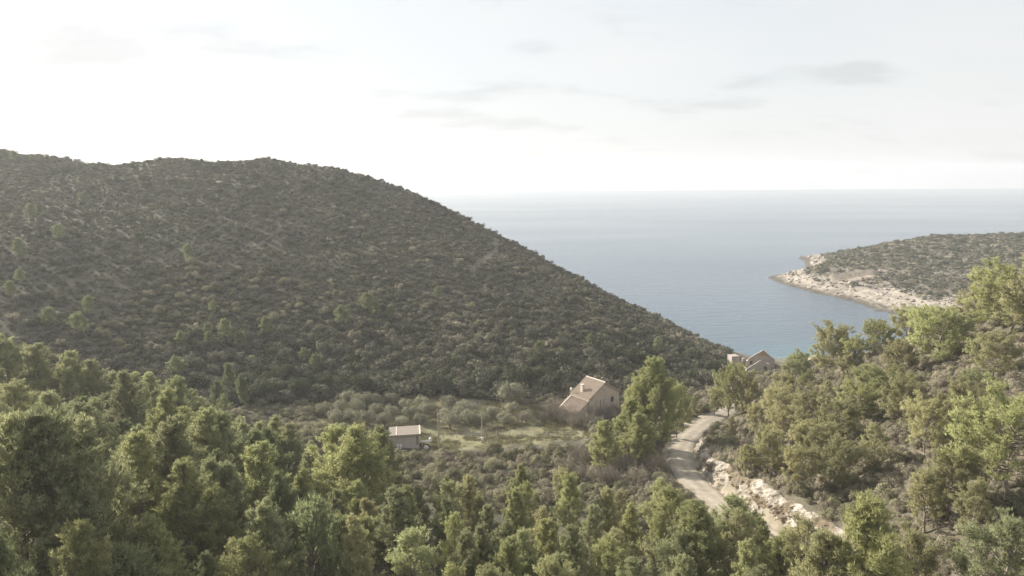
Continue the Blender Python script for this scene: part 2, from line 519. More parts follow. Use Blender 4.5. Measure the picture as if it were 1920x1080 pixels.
def carve():
    X, Y, Z = land.X, land.Y, land.Z
    sel = (X > -10) & (X < 110) & (Y > 30) & (Y < 175)
    P = np.c_[X[sel], Y[sel]]
    D = ((P[:, None] - road[None, ::2, :2]) ** 2).sum(2)
    k = D.argmin(1) * 2
    s = ((P - road[k, :2]) * road_S[k]).sum(1)
    d = np.sqrt(D.min(1)); s = np.where(np.abs(s) < d, np.sign(s) * d, s)
    nat = Z[sel]; zr = road[k, 2] - 0.22
    dn = zr * (1 - sstep(HALF + .6, HALF + 6, -s)) + nat * sstep(HALF + .6, HALF + 6, -s)
    h = cut_h(road[k, 1])
    top = zr + h * sstep(HALF + .7, HALF + 2.3, s)
    w = sstep(HALF + 2.4, HALF + 10, s)
    up = top * (1 - w) + np.maximum(nat, zr + h * 0.6) * w
    out = np.where(s > 0, up, dn)
    fade = sstep(0, 8, np.where((k < 2) | (k > len(road) - 4), d, 0))
    Z[sel] = np.where(d < 20, out * (1 - fade) + nat * fade, nat)
    S = np.full(X.shape, 99.0); S[sel] = s
    return S


road_side = carve()
# small swells and hollows of the hillside
land.Z += (fbm(land.X / 22, land.Y / 22, 5) - 0.5) * 2.4 * sstep(14, 30, land.Z) * sstep(70, 52, land.Z) * sstep(6, 14, np.abs(road_side))
land.Z += (fbm(land.X / 6, land.Y / 6, 9) - 0.5) * 0.7 * sstep(4, 9, np.abs(road_side)) * sstep(10.8, 13, land.Z)


def road_dist(x, y):
    D = (np.asarray(x, float)[..., None] - road[None, ::3, 0]) ** 2 + (np.asarray(y, float)[..., None] - road[None, ::3, 1]) ** 2
    k = D.argmin(-1) * 3
    s = (x - road[k, 0]) * road_S[k, 0] + (y - road[k, 1]) * road_S[k, 1]
    return np.sqrt(D.min(-1)) * np.sign(s)


def in_poly(x, y, poly):
    x = np.asarray(x, float); y = np.asarray(y, float); r = np.zeros(x.shape, bool); n = len(poly)
    for i in range(n):
        x0, y0 = poly[i][:2]; x1, y1 = poly[(i + 1) % n][:2]
        c = (y0 > y) != (y1 > y)
        r ^= c & (x < (x1 - x0) * (y - y0) / (y1 - y0 + 1e-12) + x0)
    return r


FIELD_PX = [(785, 850), (790, 806), (850, 797), (960, 787), (1060, 785), (1110, 790), (1108, 822), (1060, 828), (960, 836), (860, 847)]
field_poly = [land.hit(*p, 100, 200) for p in FIELD_PX]
ORCH_PX = [(590, 800), (600, 752), (700, 742), (860, 745), (1010, 760), (1060, 775), (1060, 795), (900, 800), (780, 812), (700, 812)]
orch_poly = [land.hit(*p, 100, 220) for p in ORCH_PX]
TRAIL_PX = [(931, 449), (930, 458), (932, 470), (905, 490), (885, 505)]
trail = np.array([land.hit(*p, 150, 330) for p in TRAIL_PX])
TRAIL2_PX = [(330, 332), (380, 336), (430, 345), (480, 352)]
trail2 = np.array([land.hit(*p, 150, 330) for p in TRAIL2_PX])


def line_dist(x, y, P):
    out = np.full(np.shape(x), 1e9)
    for a, b in zip(P[:-1, :2], P[1:, :2]):
        ab = b - a; t_ = np.clip(((x - a[0]) * ab[0] + (y - a[1]) * ab[1]) / (ab @ ab), 0, 1)
        out = np.minimum(out, np.hypot(x - a[0] - ab[0] * t_, y - a[1] - ab[1] * t_))
    return out


def grid_mesh(name, F, mat, cover, mask=None):
    ny, nx = F.X.shape
    V = np.c_[F.X.ravel(), F.Y.ravel(), F.Z.ravel()]
    i = (np.arange(ny - 1)[:, None] * nx + np.arange(nx - 1)[None]).ravel()
    Q = np.c_[i, i + 1, i + nx + 1, i + nx]
    if mask is not None:
        Q = Q[mask[:-1, :-1].ravel()]
    return mesh_np(name, V, Q, mat, True, {'cover': cover}, loops=4)


def land_cover():
    X, Y, Z = land.X.ravel(), land.Y.ravel(), land.Z.ravel()
    n = fbm(X / 9, Y / 9, 31)[:, None]
    C = np.array([0.105, 0.092, 0.070]) * (1 - n) + np.array([0.085, 0.084, 0.056]) * n          # earth and dry litter
    right = sstep(20, 34, X - (Y - 60) * 0.15)[:, None] * (Y < 175)[:, None]
    C = C * (1 - right) + (np.array([0.165, 0.142, 0.108]) * (1 - n) + np.array([0.115, 0.103, 0.072]) * n) * right
    fp = in_poly(X, Y, field_poly)[:, None]; op = in_poly(X, Y, orch_poly)[:, None]
    g = fbm(X / 5, Y / 3, 77)[:, None]
    grass = np.array([0.145, 0.15, 0.07]) * (1 - g) + np.array([0.27, 0.235, 0.15]) * g
    orch = np.array([0.12, 0.125, 0.055]) * (1 - g) + np.array([0.17, 0.135, 0.095]) * g
    C = np.where(fp, grass, np.where(op, orch, C))
    tr = (np.minimum(line_dist(X, Y, trail), line_dist(X, Y, trail2)) < 2.2)[:, None]
    C = np.where(tr, np.array([0.16, 0.14, 0.11]), C)
    s = road_side.ravel()
    verge = ((s > -HALF - 2.2) & (s < HALF + 1.2))[:, None] & (fbm(X / 2, Y / 2, 3) > 0.38)[:, None]
    C = np.where(verge, np.array([0.36, 0.31, 0.235]), C)
    beach = ((Z < 2.2) & (Y > 170) & (X > 78) & (Y < 240))[:, None]
    C = np.where(beach, np.array([0.17, 0.152, 0.12]), C)
    return C


gm = grid_mesh('ground', land, M['ground'], land_cover(), land.Z > -9)
link('ground', gm, kind='structure', label='scrub covered earth of the valley and its two slopes')

# road sheet
def build_road():
    ws = np.linspace(-1, 1, 13)
    V, C = [], []
    for i in range(len(road)):
        wob = HALF + 0.35 * (fbm(road_t[i] / 3, 0.0, 4) - .5)
        for w in ws:
            z = road[i, 2] + 0.03 - 0.16 * abs(w) ** 4 - 0.05 * math.exp(-((abs(w) - .45) / .16) ** 2) + 0.03 * (fbm(road_t[i] / 1.1, w * 2, 8) - .5)
            V.append((road[i, 0] + road_S[i, 0] * w * wob, road[i, 1] + road_S[i, 1] * w * wob, z))
            rut = math.exp(-((abs(w) - .45) / .2) ** 2)
            e = fbm(road_t[i] / 4, w * 1.5 + 9, 12)
            c = 0.86 + 0.17 * rut + 0.2 * (e - .5) - 0.12 * abs(w) ** 3
            C.append((c, c * (1 - .01), c * (1 - .03)))
    n = len(ws); m = len(road)
    i = (np.arange(m - 1)[:, None] * n + np.arange(n - 1)[None]).ravel()
    Q = np.c_[i, i + 1, i + n + 1, i + n]
    link('road', mesh_np('road', V, Q, M['road'], True, {'cover': np.array(C)}, loops=4), kind='structure', label='pale gravel track curving down to the cove')


build_road()

# the sea
def build_sea():
    S = 3600.0
    b = MB(); b.add([(-S, -S, 0), (S, -S, 0), (S, S, 0), (-S, S, 0)], [(0, 1, 2, 3)])
    b.obj('sea', M['water'], kind='structure', label='calm grey blue sea reaching to the horizon')
    b = MB(); b.add([(-S, -S, -9.5), (S, -S, -9.5), (S, S, -9.5), (-S, S, -9.5)], [(0, 1, 2, 3)])


build_sea()

# ------------------------------------------------------------------ headland across the bay
SHORE = [(1463, 529), (1480, 536), (1510, 545), (1560, 556), (1600, 566), (1640, 581), (1690, 592), (1760, 612), (1850, 630)]
HR = [(1476, 521, 452), (1505, 508, 452), (1540, 495, 453), (1600, 472, 456), (1680, 455, 464), (1760, 444, 472), (1850, 440, 478), (1920, 437, 480), (2050, 432, 485), (2300, 425, 490), (2600, 420, 495)]
sw = np.array([at_z(a, b, 0.0) for a, b in SHORE]); hw = np.array([at_y(*a) for a in HR])
hp = [tuple(p) for p in sw] + [tuple(p) for p in hw]
for p in sw:
    hp += [(p[0] - 14, p[1] - 16, -4), (p[0] - 35, p[1] - 45, -8)]
for p in hw:
    hp += [(p[0] + 10, p[1] + 40, p[2] * .62 - 1), (p[0] + 5, p[1] + 85, -1.5), (p[0], p[1] + 130, -8)]
hp += [(sw[0][0] - 25, sw[0][1] + 10, -4), (sw[0][0] - 20, sw[0][1] + 60, -6), (sw[0][0] - 60, sw[0][1] + 20, -9), (230, 255, 4), (260, 250, 9), (300, 250, 18), (400, 260, 30), (500, 300, 38), (560, 420, 38)]
for a, b in ((1, 3), (2, 4), (3, 4), (4, 5), (5, 6), (6, 7), (7, 7), (8, 8)):
    for g, lift in ((.12, 1.6), (.4, 2.6), (.7, 1.5)):
        q = sw[a] * (1 - g) + hw[b] * g; hp.append((q[0], q[1], q[2] + lift))
head = Field(hp, 130, 640, 236, 640, 1.5, 2)
hx, hy, hz = head.X, head.Y, head.Z
shore_w = 1 - sstep(5, 13, hz + 7 * (fbm(hx / 25, hy / 25, 41) - .5))
led = hz + 0.16 * (hx - hy * .3) * 0.35
head.Z = hz + shore_w * (np.abs(((led / 1.35 + fbm(hx / 12, hy / 12, 43) * 2.0) % 1.0) - .5) - .25) * 1.5 + (fbm(hx / 5, hy / 5, 44) - .5) * (0.6 + .9 * shore_w) + (fbm(hx / 30, hy / 30, 45) - .5) * 3.5 * sstep(4, 12, hz)
cliff = np.array([head.hit(1600, 519, 300, 470)])
cd = np.hypot((hx - cliff[0][0]) / 15, (hy - cliff[0][1]) / 7)
head.Z += 2.8 * sstep(1.0, .8, cd) * sstep(-.35, .05, (hy - cliff[0][1]) / 7)


def head_cover():
    X, Y, Z = head.X.ravel(), head.Y.ravel(), head.Z.ravel()
    n = fbm(X / 8, Y / 8, 51)[:, None]; n2 = fbm(X / 3, Y / 3, 53)
    soil = np.array([0.18, 0.158, 0.125]) * (1 - n) + np.array([0.125, 0.113, 0.09]) * n
    lime = np.array([0.38, 0.335, 0.28]) * (1 - n) + np.array([0.27, 0.238, 0.195]) * n
    k = (1 - sstep(3.0, 5.6, Z + 7 * (fbm(X / 20, Y / 20, 41) - .5) + 3 * (n2 - .5)))
    patch = sstep(.62, .70, fbm(X / 14, Y / 7, 57)) * 0.6
    k = np.maximum(k, patch)[:, None]
    C = soil * (1 - k) + lime * k
    c2 = (sstep(1.0, .8, cd.ravel()) * (np.abs(hy.ravel() - cliff[0][1] + 2) < 3.2))[:, None]
    C = C * (1 - c2) + np.array([0.30, 0.25, 0.195]) * c2
    wet = (1 - sstep(0.7, 1.7, Z + 1.0 * (n2 - .5)))[:, None]
    return C * (1 - wet) + np.array([0.10, 0.088, 0.068]) * wet


link('headland', grid_mesh('headland', head, M['shore'], head_cover(), head.Z > -6), kind='structure', label='low headland with a pale limestone shore across the bay')

# ------------------------------------------------------------------ rock cutting along the road
def build_cutting():
    idx = np.where((road[:, 1] > 63) & (road[:, 1] < 131))[0]
    t0, t1 = road_t[idx[0]], road_t[idx[-1]]
    ts = np.arange(t0, t1, 0.2); us = np.linspace(0, 1, 30)
    cx, cyy, cz = (np.interp(ts, road_t, road[:, k]) for k in range(3))
    sx, sy = (np.interp(ts, road_t, road_S[:, k]) for k in range(2))
    h = cut_h(cyy) * (0.72 + 0.55 * fbm(ts / 5, ts * 0, 61)) + .25
    Tg, U = np.meshgrid(ts, us, indexing='ij')
    # profile: foot at the ditch, steep face with ledges, rounded lip running into the slope
    s = HALF + 0.75 + 1.1 * U ** 1.6 + 0.7 * sstep(.75, 1, U)
    zz = h[:, None] * (U ** .85) - 0.45 * sstep(.9, 1, U)
    big = fbm(Tg / 2.2, U * 2.2 * h[:, None] / 2.2, 62, 3) - .5
    blk = np.floor(fbm(Tg / 1.5 + U, U * h[:, None] / 1.3, 63, 2) * 7) / 7 - .5
    fine = fbm(Tg / .5, U * h[:, None] / .5, 64, 3) - .5
    # broken blocks: each cell of the face stands out or back by its own amount and leans its own way
    vh = U * h[:, None]; best = np.full(Tg.shape, 9.0); off = np.zeros(Tg.shape); tone = np.zeros(Tg.shape)
    for sz, amp in ((1.15, .62), (.55, .34)):
        best[:] = 9.0; o_c = np.zeros(Tg.shape); c_c = np.zeros(Tg.shape)
        wt = Tg / sz + .6 * (fbm(Tg / sz, vh / sz, 68, 2) - .5); wv = vh / sz * 1.25 + .25 * Tg / sz
        gi, gj = np.floor(wt), np.floor(wv)
        for di in (-1, 0, 1):
            for dj in (-1, 0, 1):
                ci, cj = (gi + di).astype(int), (gj + dj).astype(int)
                jx = vnoise(ci + .0, cj + .0, 101); jy = vnoise(ci + .0, cj + .0, 102); a = vnoise(ci + .0, cj + .0, 103); b = vnoise(ci + .0, cj + .0, 104)
                dx, dy = wt - ci - jx, wv - cj - jy; dd = dx * dx + dy * dy; m_ = dd < best
                best = np.where(m_, dd, best); o_c = np.where(m_, (a - .5) + .5 * (b - .5) * dx + .7 * (a - .35) * dy, o_c); c_c = np.where(m_, b, c_c)
        off += amp * o_c; tone += (c_c - .5) * (.5 if sz > 1 else .35)
    env = np.sin(np.pi * np.clip(U, 0.02, 1)) ** .5
    s = s - env * (.5 * big + .85 * off + .4 * fine)
    zz = zz + env * .5 * fine + .25 * big * env
    V = np.stack([cx[:, None] + sx[:, None] * s, cyy[:, None] + sy[:, None] * s, cz[:, None] - .25 + zz], -1)
    earth = sstep(.56, .70, fbm(Tg / 3, U * 2.5, 66) + .18 * (U - .5))[..., None]
    C = np.ones(3) * (1 - earth) * (1 + tone[..., None] * .5) + np.array([.50, .45, .37]) * earth
    n, m = U.shape
    i = (np.arange(n - 1)[:, None] * m + np.arange(m - 1)[None]).ravel()
    Q = np.c_[i, i + 1, i + m + 1, i + m]
    link('rock_cutting', mesh_np('rock_cutting', V.reshape(-1, 3), Q, M['rock'], False, {'cover': C.reshape(-1, 3)}, loops=4),
         label='bare pale limestone cutting along the uphill side of the gravel track', category='rock face')


build_cutting()

# ------------------------------------------------------------------ plant shapes
def unit(a):
    return a / (np.linalg.norm(a, axis=-1, keepdims=True) + 1e-9)


def blades(P, D, length, width, r, k=5, spread=0.75):
    """k narrow triangles fanning out of each point P along D; returns V, F, leaf value."""
    n = len(P)
    P = np.repeat(P, k, 0); D = unit(np.repeat(D, k, 0) + spread * r.normal(size=(n * k, 3)))
    S = unit(np.cross(D, r.normal(size=(n * k, 3))))
    l = length * r.uniform(.7, 1.25, (n * k, 1)); w = width * r.uniform(.7, 1.3, (n * k, 1))
    V = np.stack([P - S * w * .5, P + S * w * .5 + D * l * .15, P + D * l], 1).reshape(-1, 3)
    F_ = np.arange(n * k * 3).reshape(-1, 3)
    return V, F_


def soft_normals(V, F_, centre_of, mixk, r):
    """Shading normals that lean from each leaf's own facet towards the outside of its clump."""
    A, B, C = V[F_[:, 0]], V[F_[:, 1]], V[F_[:, 2]]
    g = unit(np.cross(B - A, C - A)); o = unit(centre_of)
    flip = (g * o).sum(1) < 0
    F_ = F_.copy(); F_[flip] = F_[flip][:, ::-1]; g[flip] *= -1
    nn = unit(g * (1 - mixk) + o * mixk)
    return F_, np.repeat(nn, 3, 0)


def leaf_mesh(name, V, F_, out_dir, mat, r, mixk=0.6, vals=None):
    F_, nn = soft_normals(V, F_, out_dir, mixk, r)
    order = np.empty((len(V), 3)); order[F_.ravel()] = nn
    v = np.repeat(r.uniform(0, 1, len(F_)) if vals is None else vals, 3)
    vv = np.empty(len(V)); vv[F_.ravel()] = v
    return mesh_np(name, V, F_, mat, True, {'v': vv}, normals=order)


def pine_meshes(seed, H, cb, W, prof, nprim, up0, up1, tuft=1.0, nsec=8, lean=0.0, twig_r=1.0, curl=.17):
    """An Aleppo pine: bent trunk, limbs that curve upwards, airy brushes of needles at the shoot ends."""
    r = np.random.default_rng(seed)
    zt = np.linspace(0, 1, 9)
    bend = np.cumsum(r.normal(0, .012, (9, 2)), 0) * H + np.outer(zt ** 1.3, [lean * H, 0])
    TP = np.c_[bend, zt * H * .96]
    TP[0, 2] = -.5
    r0 = .016 * H + .03
    wood = Tri()
    wood.add(*tube_np(TP, np.linspace(r0, .02, 9), 6))
    tp, td, tc = [], [], []
    hole = r.uniform(0, 2 * np.pi)
    for i in range(nprim):
        f = cb + (0.985 - cb) * ((i + r.uniform(0, .9)) / nprim) ** .9
        az = i * 2.39996 + r.normal(0, .35)
        g = prof((f - cb) / (1 - cb))
        L = W * g * r.uniform(.62, 1.22)
        if math.cos(az - hole) > .75 and r.random() < .45:
            L *= .45
        e = up0 + (up1 - up0) * (f - cb) / (1 - cb) + r.normal(0, .12)
        p = np.array([np.interp(f * .96 * H, TP[:, 2], TP[:, k]) for k in range(3)])
        d = np.array([math.cos(az) * math.cos(e), math.sin(az) * math.cos(e), math.sin(e)])
        pl = [p]; m = 5
        for q in range(m):
            d = unit(d + np.array([0, 0, curl]) + r.normal(0, .09, 3)); pl.append(pl[-1] + d * L / m)
        pl = np.array(pl)
        rr = max(.018, (.010 + .016 * L)) * twig_r
        wood.add(*tube_np(pl, np.linspace(rr, .008, m + 1), 3))
        ns = max(3, int(nsec * (L / W) ** .8))
        for j in range(ns):
            u = r.uniform(.42, 1.0) if j else 1.0
            k = min(int(u * m), m - 1); q = pl[k] + (pl[k + 1] - pl[k]) * (u * m - k)
            dd = unit(pl[k + 1] - pl[k])
            sd = unit(dd * .65 + r.normal(0, .42, 3) + np.array([0, 0, .50]))
            l2 = (.20 + .15 * r.random()) * (.55 * W + .45 * L) * (1.1 - .3 * u)
            e2 = q + sd * l2 + np.array([0, 0, .10 * l2])
            wood.add(*tube_np([q, (q + e2) / 2 + r.normal(0, .04, 3), e2], [.014 * twig_r, .010 * twig_r, .005], 3))
            nt = max(7, int(20 * l2 * tuft))
            w_ = r.uniform(.22, 1.15, nt)[:, None] ** .85
            P = q + (e2 - q) * w_ + r.normal(0, .07 * l2 + .085, (nt, 3)) * (1.25 - .6 * w_)
            tp.append(P); td.append(np.repeat((sd * .8 + np.array([0, 0, .45]))[None], nt, 0)); tc.append(P - (q + (e2 - q) * .5 - np.array([0, 0, .35 * l2])))
    tp, td, tc = np.concatenate(tp), np.concatenate(td), np.concatenate(tc)
    axis = np.c_[tp[:, 0] * .5, tp[:, 1] * .5, (tp[:, 2] - H * (cb + .3)) * .25] / W
    V, F_ = blades(tp, td, .32, .05, r, 6, .5)
    out = np.repeat(unit(tc) * .75 + axis * .8 + np.array([0, 0, .25]), 6, 0)
    crown = leaf_mesh('crown', V, F_, out, M['needle'], r, .42)
    wv, wf = wood.get()
    return mesh_np('trunk', wv, wf, M['bark'], True), crown


cone = lambda t: min(1, .30 + 2.6 * t) * (1 - t) ** .62 + .10
egg = lambda t: (math.sin(math.pi * min(1, .16 + .84 * t) ** .8)) ** .7 * .95 + .10
dome = lambda t: (1 - t ** 3) ** .7 * (.55 + .6 * t) + .1
PINES = {
    'tall': [pine_meshes(1, 12, .06, 3.5, cone, 92, .15, 1.05, nsec=10), pine_meshes(2, 12, .05, 3.7, cone, 96, .20, 1.1, nsec=10, lean=.03), pine_meshes(3, 12, .10, 3.3, egg, 90, .3, 1.25, nsec=10),
             pine_meshes(4, 12, .04, 3.5, cone, 94, .3, 1.25, nsec=10), pine_meshes(5, 12, .14, 3.7, egg, 84, .15, 1.0, nsec=10, tuft=.8)],
    'thin': [pine_meshes(11, 9, .12, 3.1, egg, 60, .2, 1.0, tuft=.8, nsec=8), pine_meshes(12, 9, .15, 3.0, cone, 58, .2, 1.0, tuft=.8, nsec=8)],
    'wide': [pine_meshes(21, 7, .16, 4.0, dome, 70, .05, .75, nsec=9, curl=.07), pine_meshes(22, 7, .10, 3.9, dome, 70, .05, .75, nsec=9, lean=.08, curl=.07), pine_meshes(23, 7, .22, 4.2, dome, 66, .0, .7, nsec=9, lean=-.06, curl=.07)],
    'big': [pine_meshes(31, 15, .08, 5.6, cone, 110, .12, .95, nsec=10, tuft=1.1)],
    'young': [pine_meshes(41, 4.5, .02, 1.9, cone, 44, .3, 1.1, nsec=6), pine_meshes(42, 4.5, .03, 2.0, egg, 44, .3, 1.1, nsec=6)],
}
PINE_H = {'tall': 12, 'thin': 9, 'wide': 7, 'big': 15, 'young': 4.5}
PINE_W = {'tall': 3.4, 'thin': 3.0, 'wide': 4.2, 'big': 5.4, 'young': 1.9}


def lump_mesh(name, seed, R, H, n, leaf, mat, lumps=7, stems=True, low=0.0, mixk=.6):
    """A bush of leafy lumps: small leaf faces through the outer shell of several overlapping domes."""
    r = np.random.default_rng(seed)
    ps, os_ = [], []
    for i in range(lumps):
        a = r.uniform(0, 2 * np.pi); q = R * .62 * math.sqrt(r.random())
        lr = R * r.uniform(.22, .50); c = np.array([math.cos(a) * q, math.sin(a) * q, low + (H - low) * r.uniform(.36, .74) * (1.05 - .5 * q / R)])
        m = int(n / lumps)
        d = unit(r.normal(size=(m, 3)) + np.array([0, 0, .35]))
        sc = np.array([lr, lr, min(lr, H * .38)])
        P = c + d * sc * (r.uniform(.62, 1.08, (m, 1)))
        P[:, 2] = np.maximum(P[:, 2], low * .9 + .04)
        ps.append(P); os_.append(d + np.array([0, 0, .25]))
    P = np.concatenate(ps); O = unit(np.concatenate(os_))
    nn = unit(O + r.normal(0, .55, P.shape))
    A = unit(np.cross(nn, r.normal(size=P.shape))); B = np.cross(nn, A)
    l = leaf * r.uniform(.7, 1.4, (len(P), 1))
    V = np.stack([P - A * l * .5, P + B * l * .38, P + A * l * .6], 1).reshape(-1, 3)
    F_ = np.arange(len(V)).reshape(-1, 3)
    return leaf_mesh(name, V, F_, O, mat, r, mixk)


def stem_mesh(seed, R, H, n, rad, mat, name='stem'):
    r = np.random.default_rng(seed); w = Tri()
    for i in range(n):
        a = r.uniform(0, 6.28); q = R * r.uniform(.2, .65)
        e = np.array([math.cos(a) * q, math.sin(a) * q, H * r.uniform(.5, .8)])
        w.add(*tube_np([np.array([e[0] * .08, e[1] * .08, -.25]), e * [.45, .45, .5] + r.normal(0, .05, 3), e], [rad, rad * .7, rad * .3], 4))
    return mesh_np(name, *w.get(), mat, True)


def bare_mesh(name, seed, R, H, n, w, mat, lev=3):
    """Leafless bush: stems that fork upwards into fine twigs."""
    r = np.random.default_rng(seed); T_ = Tri(); tips = []

    def grow(p, d, L, wd, l):
        q = p + d * L
        s = unit(np.cross(d, r.normal(size=3))) * wd
        s2 = unit(np.cross(d, s)) * wd
        T_.add(np.array([p - s, p + s, q + s * .3, q - s * .3, p - s2, p + s2, q]), [(0, 1, 2), (0, 2, 3), (4, 5, 6)])
        if l:
            for k in range(r.integers(3, 5)):
                grow(p + d * L * r.uniform(.4, 1), unit(d + r.normal(0, .42, 3) + np.array([0, 0, .12])), L * r.uniform(.5, .8), wd * .55, l - 1)
    for i in range(n):
        a = r.uniform(0, 6.28); o = r.uniform(.15, 1.0)
        d = unit(np.array([math.cos(a) * o * R / H * 1.3, math.sin(a) * o * R / H * 1.3, 1]))
        grow(np.array([math.cos(a) * R * .15, math.sin(a) * R * .15, -.1]), d, H * r.uniform(.36, .5), w, lev)
    V, F_ = T_.get()
    return mesh_np(name, V, F_, mat, True, {'v': r.uniform(0, 1, len(V))})


# ------------------------------------------------------------------ label words
ORD = ['first', 'second', 'third', 'fourth', 'fifth', 'sixth', 'seventh', 'eighth', 'ninth', 'tenth', 'eleventh', 'twelfth', 'thirteenth', 'fourteenth', 'fifteenth', 'sixteenth',
       'seventeenth', 'eighteenth', 'nineteenth', 'twentieth', 'twenty-first', 'twenty-second', 'twenty-third', 'twenty-fourth', 'twenty-fifth']
TINT = {'y': ((1.08, 1.07, .93), 'yellow green'), 'g': ((1.0, 1.0, 1.0), 'green'), 'd': ((.72, .77, .70), 'dark green'), 'p': ((1.14, 1.13, 1.08), 'pale green'), 's': ((1.12, 1.04, 1.02), 'grey green')}
crowns = []                                                  # (px, py, rx, ry, depth) of what is already planted, for the visibility test


def add_disc(x, y, z0, h, w):
    px, py, dp = project((x, y, z0 + h * .58))
    crowns.append((px, py, F_PX * w * .9 / dp, F_PX * h * .45 / dp, dp))


def covered(x, y, z, slack=.85):
    px, py, dp = project((x, y, z))
    if not (-30 < px < 1950 and -30 < py < 1110):
        return True
    for a, b, rx, ry, d in crowns:
        if d < dp - 1 and ((px - a) / (rx * slack)) ** 2 + ((py - b) / (ry * slack)) ** 2 < 1:
            return True
    # hidden by the ground
    t = np.linspace(.25, .985, 90)
    q = np.array([0, 0, CAM_H]) + (np.array([x, y, z]) - np.array([0, 0, CAM_H])) * t[:, None]
    return bool((land(q[:, 0], q[:, 1]) > q[:, 2] + .15).any())


def plant_pine(x, y, z, h, kind, tint, label, group, wf=1.0, k=None):
    protos = PINES[kind]; tr, cr = protos[(k if k is not None else random.randrange(len(protos))) % len(protos)]
    t = link('pine_tree', None, None, (x, y, z), random.uniform(0, 6.28), label=label, category='pine', group=group)
    s = h / PINE_H[kind]; t.scale = (s * wf, s * wf, s)
    link('trunk', tr, t)
    c = link('crown', cr, t); b = random.uniform(.93, 1.07); c.color = (*[v * b for v in TINT[tint][0]], 1)
    add_disc(x, y, z, h, PINE_W[kind] * s * wf)
    return t


